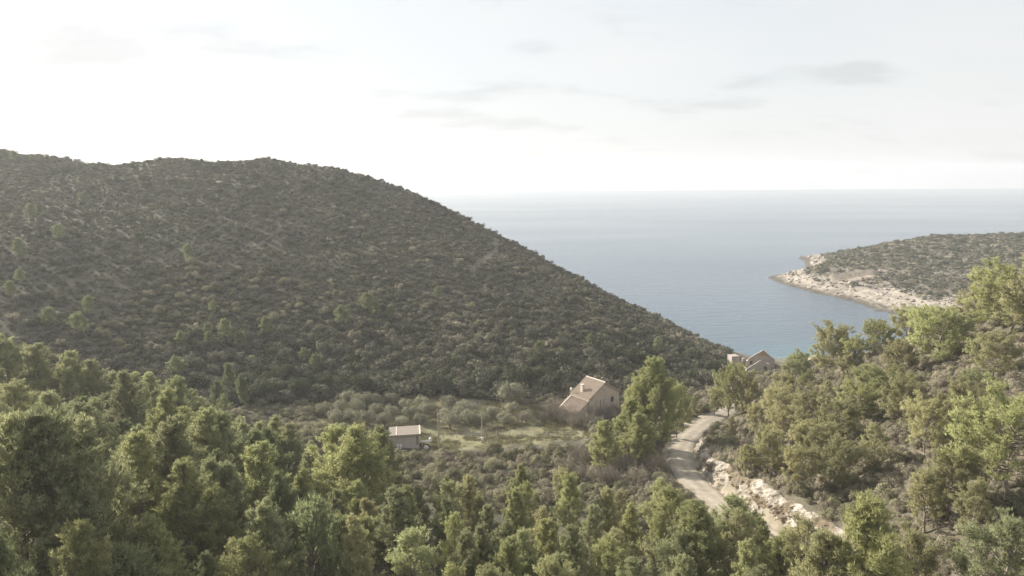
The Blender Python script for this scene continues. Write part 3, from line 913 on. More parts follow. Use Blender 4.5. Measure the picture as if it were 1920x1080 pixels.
# ------------------------------------------------------------------ pines one can point to: (pixel of the top, distance, kind, tint, width)
ROWS = {
    'leftback': ('pine in the back row of the left grove', [
        (8, 636, 104, 'tall', 'p', 1.41), (62, 652, 101, 'tall', 'p', 1.41), (127, 668, 103, 'tall', 'p', 1.28), (163, 678, 105, 'tall', 'g', 1.28), (212, 700, 107, 'tall', 'g', 1.28), (252, 712, 109, 'tall', 'p', 1.28),
        (289, 703, 104, 'tall', 'p', 1.28), (322, 714, 106, 'tall', 'g', 1.28), (361, 750, 104, 'thin', 'p', 1.41), (392, 772, 108, 'thin', 'g', 1.41)]),
    'leftmid': ('pine in the middle of the left grove', [
        (20, 725, 76, 'tall', 'p', 1.41), (75, 742, 74, 'tall', 'g', 1.41), (148, 752, 82, 'tall', 'd', 1.28), (232, 790, 82, 'tall', 'd', 1.28), (366, 779, 74, 'tall', 'p', 1.28), (405, 785, 77, 'tall', 'g', 1.28), (444, 790, 88, 'tall', 'g', 1.28),
        (478, 795, 93, 'tall', 'p', 1.28), (511, 789, 95, 'tall', 'p', 1.28), (541, 803, 92, 'tall', 'p', 1.28), (195, 745, 92, 'tall', 'd', 1.28)]),
    'leftnear': ('large pine of the near left grove', [
        (85, 776, 48, 'tall', 'g', 1.2), (16, 790, 46, 'tall', 'p', 1.2), (142, 805, 50, 'tall', 'g', 1), (305, 790, 61, 'tall', 'g', 1.35), (250, 822, 57, 'tall', 'y', 1.05), (482, 842, 66, 'tall', 'y', 1.4)]),
    'centremid': ('pine in front of the small shed', [
        (632, 806, 82, 'tall', 'y', 1.2), (672, 815, 77, 'tall', 'y', 1.5), (716, 808, 86, 'tall', 'g', 1), (590, 832, 86, 'tall', 'g', 1)]),
    'bottom': ('pine at the bottom edge of the view', [
        (4, 997, 38, 'tall', 'd', 1), (139, 1004, 40, 'tall', 'y', 1), (300, 985, 46, 'tall', 'y', 1), (460, 1020, 48, 'tall', 'y', 1), (584, 957, 57, 'young', 'd', 1), (668, 985, 56, 'tall', 's', 1), (745, 935, 63, 'tall', 'g', 1.4),
        (862, 1006, 56, 'tall', 'g', 1), (1028, 978, 60, 'tall', 'y', 1.1), (945, 985, 62, 'tall', 'g', 1), (1140, 1020, 58, 'tall', 'y', 1), (1318, 945, 60, 'tall', 'y', 1.3), (1380, 942, 64, 'tall', 'g', 1.3), (1432, 985, 62, 'tall', 'y', 1.2), (1470, 1010, 66, 'tall', 'y', 1.1), (1548, 1005, 63, 'tall', 's', 1.1),
        (1500, 985, 68, 'thin', 's', 1.1), (1607, 948, 58, 'tall', 'y', 1.15), (1700, 1010, 50, 'thin', 's', 1), (1880, 985, 47, 'thin', 'g', 1.2), (230, 1040, 42, 'young', 'd', 1.3)]),
    'centre': ('pine amid the scrub below the track', [
        (790, 913, 78, 'tall', 'g', 1.05), (832, 900, 83, 'tall', 'p', .95), (842, 948, 68, 'tall', 'd', 1), (902, 930, 74, 'tall', 's', 1), (978, 878, 92, 'tall', 'y', 1), (1060, 884, 91, 'thin', 's', 1.2), (985, 912, 79, 'tall', 'y', 1),
        (1110, 950, 71, 'tall', 'g', 1), (1165, 925, 82, 'thin', 's', 1.2), (1240, 905, 77, 'thin', 'p', 1.15), (1190, 950, 70, 'tall', 'y', .9)]),
    'house': ('pine of the clump beside the farmhouse', [
        (1234, 682, 108, 'big', 'y', 1.0), (1200, 710, 111, 'tall', 'y', 1.0), (1176, 754, 105, 'tall', 'y', 1.25), (1132, 794, 102, 'tall', 'y', 1.45), (1205, 776, 100, 'tall', 'y', 1.4), (1270, 737, 117, 'wide', 'y', .62)]),
    'track': ('pine on the bank above the gravel track', [
        (1371, 697, 136, 'wide', 'y', .85), (1408, 722, 132, 'wide', 's', .8), (1468, 712, 142, 'wide', 's', .8), (1500, 672, 162, 'wide', 'y', 1), (1371, 808, 111, 'thin', 's', 1.15), (1405, 842, 104, 'young', 's', 1.2), (1422, 762, 122, 'thin', 's', 1.2),
        (1462, 738, 126, 'wide', 's', 1.15), (1524, 745, 116, 'wide', 's', 1.15), (1340, 752, 136, 'thin', 'y', 1.2), (1300, 758, 138, 'thin', 'p', 1.1), (1528, 800, 98, 'wide', 's', 1.1), (1482, 782, 112, 'wide', 's', 1.1), (1570, 765, 108, 'wide', 's', 1.1), (1445, 822, 104, 'wide', 's', .9), (1500, 842, 97, 'thin', 's', 1.3), (1565, 835, 94, 'wide', 's', 1)]),
    'crest': ('pine along the crest of the right slope', [
        (1569, 628, 138, 'wide', 's', 1.10), (1603, 645, 134, 'wide', 'y', 1.10), (1655, 612, 132, 'wide', 'y', 1.04), (1705, 590, 134, 'wide', 's', 1.10), (1772, 592, 113, 'wide', 'y', 1.28), (1830, 555, 122, 'wide', 's', 1.10), (1870, 548, 118, 'wide', 's', 1.10),
        (1905, 525, 108, 'wide', 'y', 1.22), (1960, 520, 102, 'wide', 's', 1.22), (1690, 655, 120, 'wide', 's', 1.10)]),
    'slope': ('pine standing on the dry right slope', [
        (1655, 706, 98, 'wide', 'y', 1.40), (1610, 735, 101, 'wide', 'y', 1.10), (1700, 728, 100, 'wide', 's', 1.10), (1870, 640, 96, 'wide', 's', 1.22), (1905, 780, 62, 'wide', 'y', 1.16), (1783, 868, 64, 'wide', 's', .9), (1740, 890, 66, 'thin', 's', 1.2),
        (1835, 905, 60, 'thin', 's', 1.1), (1740, 770, 92, 'wide', 's', 1.0), (1640, 800, 90, 'thin', 's', 1.2), (1815, 740, 88, 'wide', 's', 1.1)]),
    'hillfoot': ('pine behind the grove at the foot of the hill', [
        (428, 683, 138, 'tall', 'd', 1.1), (452, 705, 136, 'tall', 'd', 1), (418, 742, 126, 'thin', 'd', 1.1), (405, 715, 138, 'tall', 'd', 1.1)]),
}
UNIQUE = {
    ('leftnear', 5): 'yellow green pine with its dark trunk showing through, near the left grove edge',
    ('house', 0): 'tallest pine of the clump between farmhouse and gravel track',
    ('house', 5): 'small flat topped pine leaning right beside the tall clump by the track',
    ('crest', 4): 'spreading flat crowned pine with a dark bare trunk on the right crest',
    ('slope', 0): 'wide low pine over a patch of deep shade on the right slope',
    ('slope', 4): 'pine cut by the right edge of the view halfway up the dry slope',
    ('centre', 5): 'thin grey pine with a tall straight bare trunk amid the scrub',
    ('centre', 9): 'sparse pine with a pale bare trunk just left of the gravel track',
    ('bottom', 4): 'small dark conical pine at the bottom of the left grove',
    ('track', 3): 'rounded pine standing in front of the grey brown roof by the ruins',
    ('track', 0): 'spreading pine where the gravel track disappears round the bend',
}
pine_xy = []
for zone, (phrase, lst) in ROWS.items():
    order = sorted(range(len(lst)), key=lambda i: lst[i][0])
    for i, (px, py, Y, kind, tint, wf) in enumerate(lst):
        p = at_y(px, py, Y); g = float(land(p[0], p[1])); h = p[2] - g
        hmin, hmax = {'tall': (5, 16), 'thin': (4, 13), 'wide': (3.5, 10), 'big': (11, 19), 'young': (2.5, 9)}[kind]
        want = {'tall': 6.5, 'thin': 5.5, 'wide': 5.2, 'big': 12, 'young': 3.6}[kind]
        for back in range(1, 40 if not 1220 < px < 1398 else 1):                              # stand it a little nearer until its height is that of a tree
            if h >= want and abs(float(road_dist(p[0], p[1]))) > 3.6:
                break
            p = at_y(px, py, Y - back); g = float(land(p[0], p[1])); h = p[2] - g
        h = min(max(h, hmin), hmax)
        lab = UNIQUE.get((zone, i)) or f"{TINT[tint][1]} {phrase}, {ORD[order.index(i)]} from the left"
        plant_pine(p[0], p[1], g, h, kind, tint, lab, 'pines: ' + phrase, wf * (1.0 if h > hmin else 1.0))
        pine_xy.append((p[0], p[1]))

# the rest of the groves: pines that fill the gaps, kept only where something of them shows
def tell_apart(objs, phrase, bands):
    """Gives alike things a label each: which band of the view they stand in, far to near, and their order from the left."""
    objs = sorted(objs, key=lambda o: float(project(tuple(o.location))[1]))
    k = math.ceil(len(objs) / len(bands))
    for b, word in enumerate(bands):
        part = sorted(objs[b * k:(b + 1) * k], key=lambda o: float(project(tuple(o.location))[0]))
        for i, o in enumerate(part):
            o['label'] = f"{phrase} {word}, {ORD[i] + ' from the left' if i < len(ORD) else ORD[min(len(part) - 1 - i, 19)] + ' from the right'}"


def fill_pines(box, step, hr, kinds, tints, label, group, test, limit, bands):
    n = 0; made = []
    cand = [(x + random.uniform(-.45, .45) * step, y + random.uniform(-.45, .45) * step) for x in np.arange(box[0], box[1], step) for y in np.arange(box[2], box[3], step)]
    cand.sort(key=lambda q: q[1])
    for x, y in cand:
        if n >= limit or min((x - a) ** 2 + (y - b) ** 2 for a, b in pine_xy) < (step * .8) ** 2 or not test(x, y):
            continue
        z = float(land(x, y)); h = random.uniform(*hr)
        if covered(x, y, z + h * .85, .7) and covered(x, y, z + h * .55, .7):
            continue
        if project((x, y, z + h))[1] > 1075:
            continue
        t = plant_pine(x, y, z, h, random.choice(kinds), random.choice(tints), label, group, random.uniform(.95, 1.15)); pine_xy.append((x, y)); n += 1; made.append(t)

    tell_apart(made, label, bands)


grove_line = lambda x, y: float(land(x, y)) > 14.2 and abs(float(road_dist(np.array(x), np.array(y)))) > 4.5
fill_pines((-110, -14, 36, 112), 4.8, (8, 11.5), ['tall'], 'gggpdy', 'crowded pine of the left grove', 'pines filling the left grove', lambda x, y: x < -.2 * y - 2 and grove_line(x, y) and project((x, y, float(land(x, y)) + 11))[1] > 690 + max(0, project((x, y, 20))[0] - 330) * .55, 30, ['in its hindmost rank', 'in its middle rank', 'in its nearest rank'])
fill_pines((-24, 30, 50, 98), 3.9, (6.5, 9.5), ['tall', 'thin', 'tall'], 'gyygsp', 'crowded pine below the gravel track', 'pines filling the front grove', lambda x, y: grove_line(x, y) and project((x, y, float(land(x, y)) + 8))[1] > 893 + 45 * abs(project((x, y, 20))[0] - 1020) / 300 * (project((x, y, 20))[0] > 1020) and float(road_dist(np.array(x), np.array(y))) < 0, 66, ['in the far rank', 'in the hind rank', 'in the front rank'])
fill_pines((28, 108, 44, 158), 7.2, (3.0, 5.0), ['wide', 'wide', 'thin', 'young'], 'ssyp', 'small pine on the dry right slope', 'small pines on the right slope', lambda x, y: float(road_dist(np.array(x), np.array(y))) > 9 and not (24 < x < 62 and 52 < y < 92), 26, ['near the crest', 'halfway up'])

# young light green pines dotted over the dark hill
HILL_P = [(40, 470), (20, 545), (112, 437), (60, 400), (160, 370), (330, 700), (395, 640), (352, 478), (400, 575), (388, 622), (420, 625), (452, 640), (500, 620), (340, 640), (165, 580), (95, 600), (150, 615), (40, 520), (705, 580), (690, 572), (820, 548), (640, 600),
          (590, 690), (570, 668), (735, 590), (1010, 660), (1235, 650), (1105, 640), (25, 290), (60, 292)]
hill_young = []
for i, (px, py) in enumerate(HILL_P):
    p = land.hit(px, py + 14, 110, 420)
    t = plant_pine(p[0], p[1], p[2], random.uniform(3.2, 5.0), 'young', 'd', 'young light green pine dotted among the dark scrub of the hill', 'young pines on the hill', 1.25)
    hill_young.append(t)
tell_apart(hill_young, 'young green pine on the dark hill', ['near its top', 'halfway up', 'near its foot'])

# ------------------------------------------------------------------ trees of the valley
def tree(name, x, y, z, crown, trunk, s, label, cat, group, tint=(1, 1, 1), sz=None):
    t = link(name, None, None, (x, y, z), random.uniform(0, 6.28), label=label, category=cat, group=group)
    t.scale = (s, s, sz or s)
    c = link('crown', crown, t); c.color = (*tint, 1)
    link('trunk', trunk, t)
    return t


OAKS = [lump_mesh('crown', 200 + i, 3.0, 4.2, 5200, .26, M['dark'], 13, low=.6) for i in range(4)]
OAK_T = [stem_mesh(210 + i, 2.4, 3.4, 5, .12, M['bark'], 'trunk') for i in range(2)]
OLIVES = [lump_mesh('crown', 220 + i, 2.2, 3.2, 3300, .2, M['olive'], 19, low=.6, mixk=.4) for i in range(4)]
OLIVE_T = [stem_mesh(230 + i, 1.5, 2.6, 4, .13, M['bark'], 'trunk') for i in range(2)]
oaks = []
OAK_PX = [(330, 735), (372, 722), (470, 712), (500, 708), (535, 704), (572, 712), (604, 718), (520, 730), (488, 738), (556, 735), (640, 722), (676, 727), (712, 722), (745, 716), (780, 722), (812, 716), (846, 724), (880, 718), (700, 706), (620, 700), (760, 700), (835, 700),
          (905, 706), (930, 716), (958, 702), (990, 712), (1018, 700), (1040, 712), (1070, 698), (1012, 676), (1048, 680), (1095, 690), (1120, 676), (1148, 690), (1176, 698), (1205, 690), (1235, 704), (1262, 692), (1290, 706), (1312, 690), (1335, 696), (1352, 682), (1300, 672),
          (1262, 668), (1225, 672), (1185, 672), (1150, 662), (1375, 676), (960, 732), (945, 728)]
for px, py in OAK_PX:
    p = land.hit(px + random.uniform(-4, 4), py + 12, 110, 300)
    s = random.uniform(.7, 1.15); q = random.uniform(.8, 1.15)
    oaks.append(tree('evergreen_tree', p[0], p[1], p[2] - .2, random.choice(OAKS), random.choice(OAK_T), s, '', 'tree', 'dark trees along the foot of the hill', (q, q, q), s * random.uniform(.8, 1.15)))
    add_disc(p[0], p[1], p[2], 4 * s, 2.6 * s)
tell_apart(oaks, 'dark round evergreen tree at the hill foot', ['in the upper row', 'in the middle row', 'in the lower row'])
olives = []
ORCH_TREES = [(612, 775), (640, 768), (668, 772), (630, 790), (660, 795), (690, 790), (705, 772), (735, 778), (722, 795), (752, 800), (770, 778), (760, 762), (800, 770), (790, 790), (835, 785), (860, 780), (845, 800), (880, 790), (875, 772), (905, 790), (925, 775), (945, 790), (958, 772),
              (700, 758), (735, 752), (650, 752), (985, 785), (840, 762), (675, 758), (790, 757)]
for px, py in ORCH_TREES:
    p = land.hit(px, py + 6, 100, 220); s = random.uniform(.8, 1.2); q = random.uniform(.9, 1.12)
    olives.append(tree('olive_tree', p[0], p[1], p[2] - .1, random.choice(OLIVES), random.choice(OLIVE_T), s, '', 'olive tree', 'olive trees of the orchard', (q, q, q)))
    add_disc(p[0], p[1], p[2], 3 * s, 2 * s)
tell_apart(olives, 'grey green olive tree of the orchard', ['in the back row', 'in the middle row', 'in the front row'])
p = land.hit(962, 762, 100, 220)
tree('olive_tree', p[0], p[1], p[2], OLIVES[1], OLIVE_T[0], 1.9, 'largest grey green round tree left of the farmhouse', 'olive tree', None)
BARE = [bare_mesh('twigs', 240 + i, 2.0, 3.4, 26, .045, M['twig'], 3) for i in range(4)]
PALE = bare_mesh('twigs', 250, 2.6, 3.6, 15, .075, M['paletwig'], 2)


def bare(px, py, s, mesh, lab, grp=None, tint=1.0, name='bare_bush', cat='bush', sink=8):
    p = land.hit(px, py + sink, 60, 230)
    o = link(name, mesh, None, (p[0], p[1], p[2]), random.uniform(0, 6.28), label=lab, category=cat, group=grp)
    o.scale = (s, s, s); o.color = (tint, tint, tint, 1); add_disc(p[0], p[1], p[2], 2.5 * s, 1.5 * s)
    return o


bare(886, 768, 1.15, PALE, 'leafless pale grey fig tree rising behind the olive trees', None, 1.0, 'bare_tree', 'tree')
bare(944, 782, .75, PALE, 'small leafless whitish tree beside the olives near the farmhouse', None, 1.1, 'bare_tree', 'tree')
bl = []
for px, py, s in [(1035, 780, 1.3), (1052, 786, 1.35), (1070, 786, 1.3), (1090, 788, 1.3), (1112, 784, 1.25), (1135, 782, 1.3), (1020, 784, 1.0), (975, 784, .9), (1152, 776, 1.3), (1042, 768, 1.2), (1100, 795, 1.1), (1075, 795, 1.0)]:
    bl.append(bare(px, py, s, random.choice(BARE), '', 'leafless bushes around the farmhouse'))
tell_apart(bl, 'brown leafless bush before the farmhouse', ['near its wall', 'by the grass'])
bl = []
for px, py, s in [(1105, 868, 1.3), (1135, 872, 1.4), (1080, 862, 1.0), (1165, 880, 1.25), (1200, 878, 1.1), (1232, 880, 1.2), (1150, 905, 1.2), (1120, 900, 1.1), (1250, 915, 1.0), (1262, 940, .9), (1190, 905, 1.1), (1228, 840, 1.0), (1090, 895, 1.0), (1060, 880, .9)]:
    bl.append(bare(px, py, s, random.choice(BARE), '', 'leafless bushes below the track', 1.05))
tell_apart(bl, 'grey brown leafless bush below the gravel track', ['in the upper row', 'in the lower row'])

# ------------------------------------------------------------------ farmhouse
def house():
    LEN, W2, EH, AP = 5.4, 4.5, 5.0, 7.75
    a = at_z(1133.6, 717.3, 9.0 + AP)
    rz = math.radians(37)
    ux, uy = math.sin(rz), -math.cos(rz)                       # towards the gable in view
    bx, by = a[0] - ux * LEN / 2, a[1] - uy * LEN / 2
    t = link('farmhouse', None, None, (bx, by, 9.0), rz, label='stone farmhouse with tiled gable roof, lean-to and pale chimney in the valley', category='house')
    y0, y1 = -LEN / 2, LEN / 2
    MB().prism([(-W2, -1.2), (W2, -1.2), (W2, EH), (0, AP - .12), (-W2, EH)], y0, y1).obj('wall', M['stone'], t)
    ov = .28; k = (AP - EH) / W2
    for sgn in (-1, 1):
        e = W2 + ov
        A, B = (0, y0 - ov, AP + .06), (0, y1 + ov, AP + .06)
        C_, D_ = (sgn * e, y1 + ov, AP + .06 - k * e), (sgn * e, y0 - ov, AP + .06 - k * e)
        r_ = (MB().slab(A, D_, C_, B, .16) if sgn < 0 else MB().slab(A, B, C_, D_, .16)).obj('roof', M['tile'], t)
        # rows of half-round cover tiles
        m = MB()
        for q in np.arange(y0 - ov + .15, y1 + ov, .32):
            m.tube([(sgn * .1, q, AP + .07 - k * .1), (sgn * (e - .03), q, AP + .07 - k * (e - .03))], .085, 5)
        m.obj('tile', M['tile'], r_, kind='stuff')
    MB().tube([(0, y0 - ov - .02, AP + .1), (0, y1 + ov + .02, AP + .1)], .15, 6).obj('ridge_cap', M['mortar'], t)
    # lean-to on the left, its roof a step below the main eave
    lx0, lx1 = -W2 - 3.4, -W2 + .01
    MB().prism([(lx0, -1.2), (lx1 - .02, -1.2), (lx1 - .02, 4.25), (lx0, 2.35)], y0 + .25, y1 - .2).obj('lean_to_wall', M['stone'], t)
    lr = MB().slab((lx0 - .3, y0 - .05, 2.3), (lx1 - .02, y0 - .05, 4.42), (lx1 - .02, y1, 4.42), (lx0 - .3, y1, 2.3), .14).obj('lean_to_roof', M['tile'], t)
    m = MB()
    for q in np.arange(y0 + .1, y1, .32):
        m.tube([(lx0 - .28, q, 2.32), (lx1 - .05, q, 4.43)], .085, 5)
    m.obj('tile', M['tile'], lr, kind='stuff')
    MB().box(-W2 - .16, -W2 - .03, y0 - .1, y1 + .1, 4.44, 4.78).obj('eave_band', M['mortar'], t)
    MB().slab((lx0 - .25, y1 - .05, 2.48), (lx1 - .2, y1 - .05, 4.58), (lx1 - .2, y1 + .2, 4.58), (lx0 - .25, y1 + .2, 2.48), .12).obj('verge_band', M['mortar'], t)
    ch = MB().box(-3.75, -3.15, .2, .85, 5.0, 7.15).obj('chimney', M['mortar'], t)
    MB().box(-3.85, -3.05, .1, .95, 7.15, 7.27).obj('chimney_cap', M['mortar'], ch)
    for px, pz, w, h in ((0.05, 6.1, .62, .95),):
        wi = MB().box(px - w / 2, px + w / 2, y0 - .05, y0 + .02, pz - h / 2, pz + h / 2).obj('window', M['shutter'], t)
    for px, opened in ((-2.25, 0), (.15, 0), (2.35, 1)):
        wi = MB().box(px - .42, px + .42, y0 - .03, y0 + .02, 3.0, 4.15).obj('window', M['glass'], t)
        MB().box(px - .55, px + .55, y0 - .12, y0 - .001, 2.88, 2.995).obj('sill', M['mortar'], wi)
        if opened:
            for s in (-1, 1):
                MB().box(px + s * .45 - (.0 if s > 0 else .40), px + s * .45 + (.40 if s > 0 else .0), y0 - .07, y0 - .005, 3.0, 4.15).obj('shutter', M['shutter'], wi)
        else:
            for s in (0, 1):
                MB().box(px - .41 + s * .42, px - .01 + s * .42, y0 - .08, y0 - .035, 3.01, 4.14).obj('shutter', M['shutter'], wi)
    MB().box(.9, 1.85, y0 - .04, y0 + .02, -.6, 1.6).obj('door', M['greytile'], t)
    MB().tube([(-1.2, y0 - .1, -.6), (-1.2, y0 - .1, 4.1)], .06, 6).obj('drainpipe', M['greytile'], t)
    d = MB().tube([(-W2 - .1, y1 - .1, 4.4), (-W2 - .5, y1 - .1, 5.9)], .04, 5).obj('dish_mast', M['metal'], t)
    m = MB(); c = (-W2 - .55, y1 - .2, 5.95)
    ring = [(c[0] + .12 + .02 * math.cos(a_), c[1] + .38 * math.cos(a_), c[2] + .42 * math.sin(a_)) for a_ in np.linspace(0, 6.283, 13)[:-1]]
    m.add([c, (c[0] - .03, c[1], c[2])] + ring, [(0, 2 + i, 2 + (i + 1) % 12) for i in range(12)] + [(1, 2 + (i + 1) % 12, 2 + i) for i in range(12)])
    m.obj('satellite_dish', M['metal'], d)
    add_disc(bx, by, 9, 8, 4)
    return bx, by


HX, HY = house()


def white_roof():
    p = at_z(1124, 780, 9.9)
    t = link('outbuilding', None, None, (p[0], p[1], 8.0), math.radians(-20), label='tiny outbuilding with a white flat roof between farmhouse and tall pines', category='shed')
    MB().box(-.6, .6, -.5, .5, -.3, 1.75).obj('wall', M['stone'], t)
    MB().slab((-.75, -.65, 1.85), (.75, -.65, 1.85), (.75, .65, 2.0), (-.75, .65, 2.0), .12).obj('roof', M['white'], t)


white_roof()


# ------------------------------------------------------------------ shed on the grass
def shed():
    p = at_z(757, 848, 9.7); x, y = p[0], p[1] + 1.8
    g = float(land(x, y - 1.6)); rz = math.radians(9)
    t = link('shed', None, None, (x, y, g), rz, label='low grey rendered shed with a flat pale roof beside the grass field', category='shed')
    w, d, h = 2.65, 1.75, 2.55
    MB().prism([(-w, -.9), (w, -.9), (w, h), (-w, h)], -d, d).obj('wall', M['shedwall'], t)
    r_ = MB().slab((-w - .3, -d - .3, h + .12), (w + .3, -d - .3, h + .12), (w + .3, d + .3, h + .3), (-w - .3, d + .3, h + .3), .15).obj('roof', M['shedroof'], t)
    for x0, x1 in ((-w * .62, -w * .62 + .22), (w + .02, w + .31)):
        MB().slab((x0, -d - .31, h + .17), (x1, -d - .31, h + .17), (x1, d + .31, h + .35), (x0, d + .31, h + .35), .06).obj('roof_strip', M['mortar'], r_)
    MB().box(-w - .28, w + .28, -d - .34, -d - .305, h - .1, h + .09).obj('eave_board', M['pole'], t)
    MB().box(-.1, 1.25, -d - .16, -d - .005, h - .33, h - .22).obj('shelf_board', M['mortar'], t)
    MB().box(-.05, .05, -d - .045, -d - .003, .1, h - .12).obj('drainpipe', M['shedwall'], t)
    MB().box(w * .78, w * .98, -d - .02, -d + .03, .5, h - .2).obj('door', M['greytile'], t)
    add_disc(x, y, g, 3, 2.6)
    # what stands about it
    c = math.cos(rz); s = math.sin(rz)
    W = lambda a, b: (x + a * c - b * s, y + a * s + b * c)
    for i, (a, b) in enumerate(((-1.35, -2.35), (-.8, -2.3))):
        q = W(a, b); gz = float(land(*q))
        m = MB(); m.box(-.16, .16, -.16, .16, -.1, .62); m.box(-.2, .2, -.2, .2, .621, .7)
        m.obj('concrete_block', M['white'], loc=(q[0], q[1], gz), rz=.2 + i, label=('left' if i == 0 else 'right') + ' one of two short white blocks below the shed wall', category='block', group='white blocks below the shed')
    q = W(4.0, -.3); gz = float(land(*q))
    t2 = link('table', None, None, (q[0], q[1], gz), .1, label='pale slab table to the right of the shed', category='table')
    MB().box(-1.1, .9, -.5, .5, .95, 1.05).obj('table_top', M['post'], t2)
    for a in (-.9, .7):
        MB().box(a, a + .18, -.4, .4, -.2, .95).obj('leg', M['post'], t2)
    q = W(4.0, -1.6); gz = float(land(*q))
    m = MB(); m.tube([(-.1, 0, .02), (-.1, 0, .15), (.0, 0, .42), (.05, 0, .5)], [.5, .52, .4, .02], 10)
    m.obj('upturned_tub', M['post'], loc=(q[0], q[1], gz), label='low pale upturned tub on the ground beside the table', category='tub')
    q = land.hit(807, 829, 100, 180)
    m = MB(); m.tube([(0, 0, -.1), (0, 0, .1), (0, 0, .8), (0, 0, .86), (0, 0, 1.0), (0, 0, 1.02)], [.26, .28, .28, .2, .12, .01], 12)
    m.obj('white_canister', M['white'], loc=tuple(q), label='white canister standing at the left end of the wire fence', category='canister', smooth=False)


shed()


# ------------------------------------------------------------------ fence and poles
def fence():
    pxs = [807.5, 831.6, 856.8, 883.3, 906.7, 931, 955.2, 978.5, 1002, 1026, 1049, 1071, 1093]
    P = [land.hit(x, 822 - (x - 807) * .008, 100, 190) for x in pxs]
    t = link('wire_fence', None, None, tuple(P[0]), 0, label='wire fence on pale concrete posts along the grass field', category='fence')
    o0 = P[0]; pm = None
    for i, p in enumerate(P):
        if pm is None:
            m = MB(); m.box(-.075, .075, -.075, .075, -.3, 1.42); m.add([(-.075, -.075, 1.42), (.075, -.075, 1.42), (.075, .075, 1.42), (-.075, .075, 1.42), (0, 0, 1.5)], [(0, 1, 4), (1, 2, 4), (2, 3, 4), (3, 0, 4)])
            pm = m.mesh('post', M['post'])
        l = link('post', pm, t, tuple(p - o0), random.uniform(-.1, .1)); l.scale.z = random.uniform(.93, 1.05); l.rotation_euler.x = random.uniform(-.04, .04)
    for h in (.35, .8, 1.25):
        m = MB()
        for a, b in zip(P[:-1], P[1:]):
            m.tube([a - o0 + [0, -.09, h], (a + b) / 2 - o0 + [0, -.09, h - .03], b - o0 + [0, -.09, h]], .012, 3)
        m.obj('wire', M['metal'], t)


fence()


def pole(px, pytop, pybase, lab, box):
    b = land.hit(px, pybase, 100, 180); T_ = at_y(px, pytop, b[1]); h = T_[2] - b[2]
    t = link('utility_pole', None, None, tuple(b), 0, label=lab, category='pole', group='utility poles on the grass')
    MB().tube([(0, 0, -.5), (.02, 0, h * .5), (0, 0, h)], [.15, .125, .09], 8).obj('shaft', M['pole'], t, smooth=True)
    MB().box(-.35, .35, -.04, .04, h - .45, h - .36).obj('crossarm', M['pole'], t)
    for s in (-.28, .28):
        MB().tube([(s, 0, h - .36), (s, 0, h - .3), (s, 0, h - .2)], [.03, .06, .03], 6).obj('insulator', M['white'], t)
    if box:
        MB().box(-.22, .22, -.34, -.13, .75, 1.25).obj('meter_box', M['white'], t)
    return T_


pa = pole(823, 766, 848, 'timber utility pole standing between shed and scrub', False)
pb = pole(904, 775, 831, 'timber utility pole with a white box by the wire fence', True)


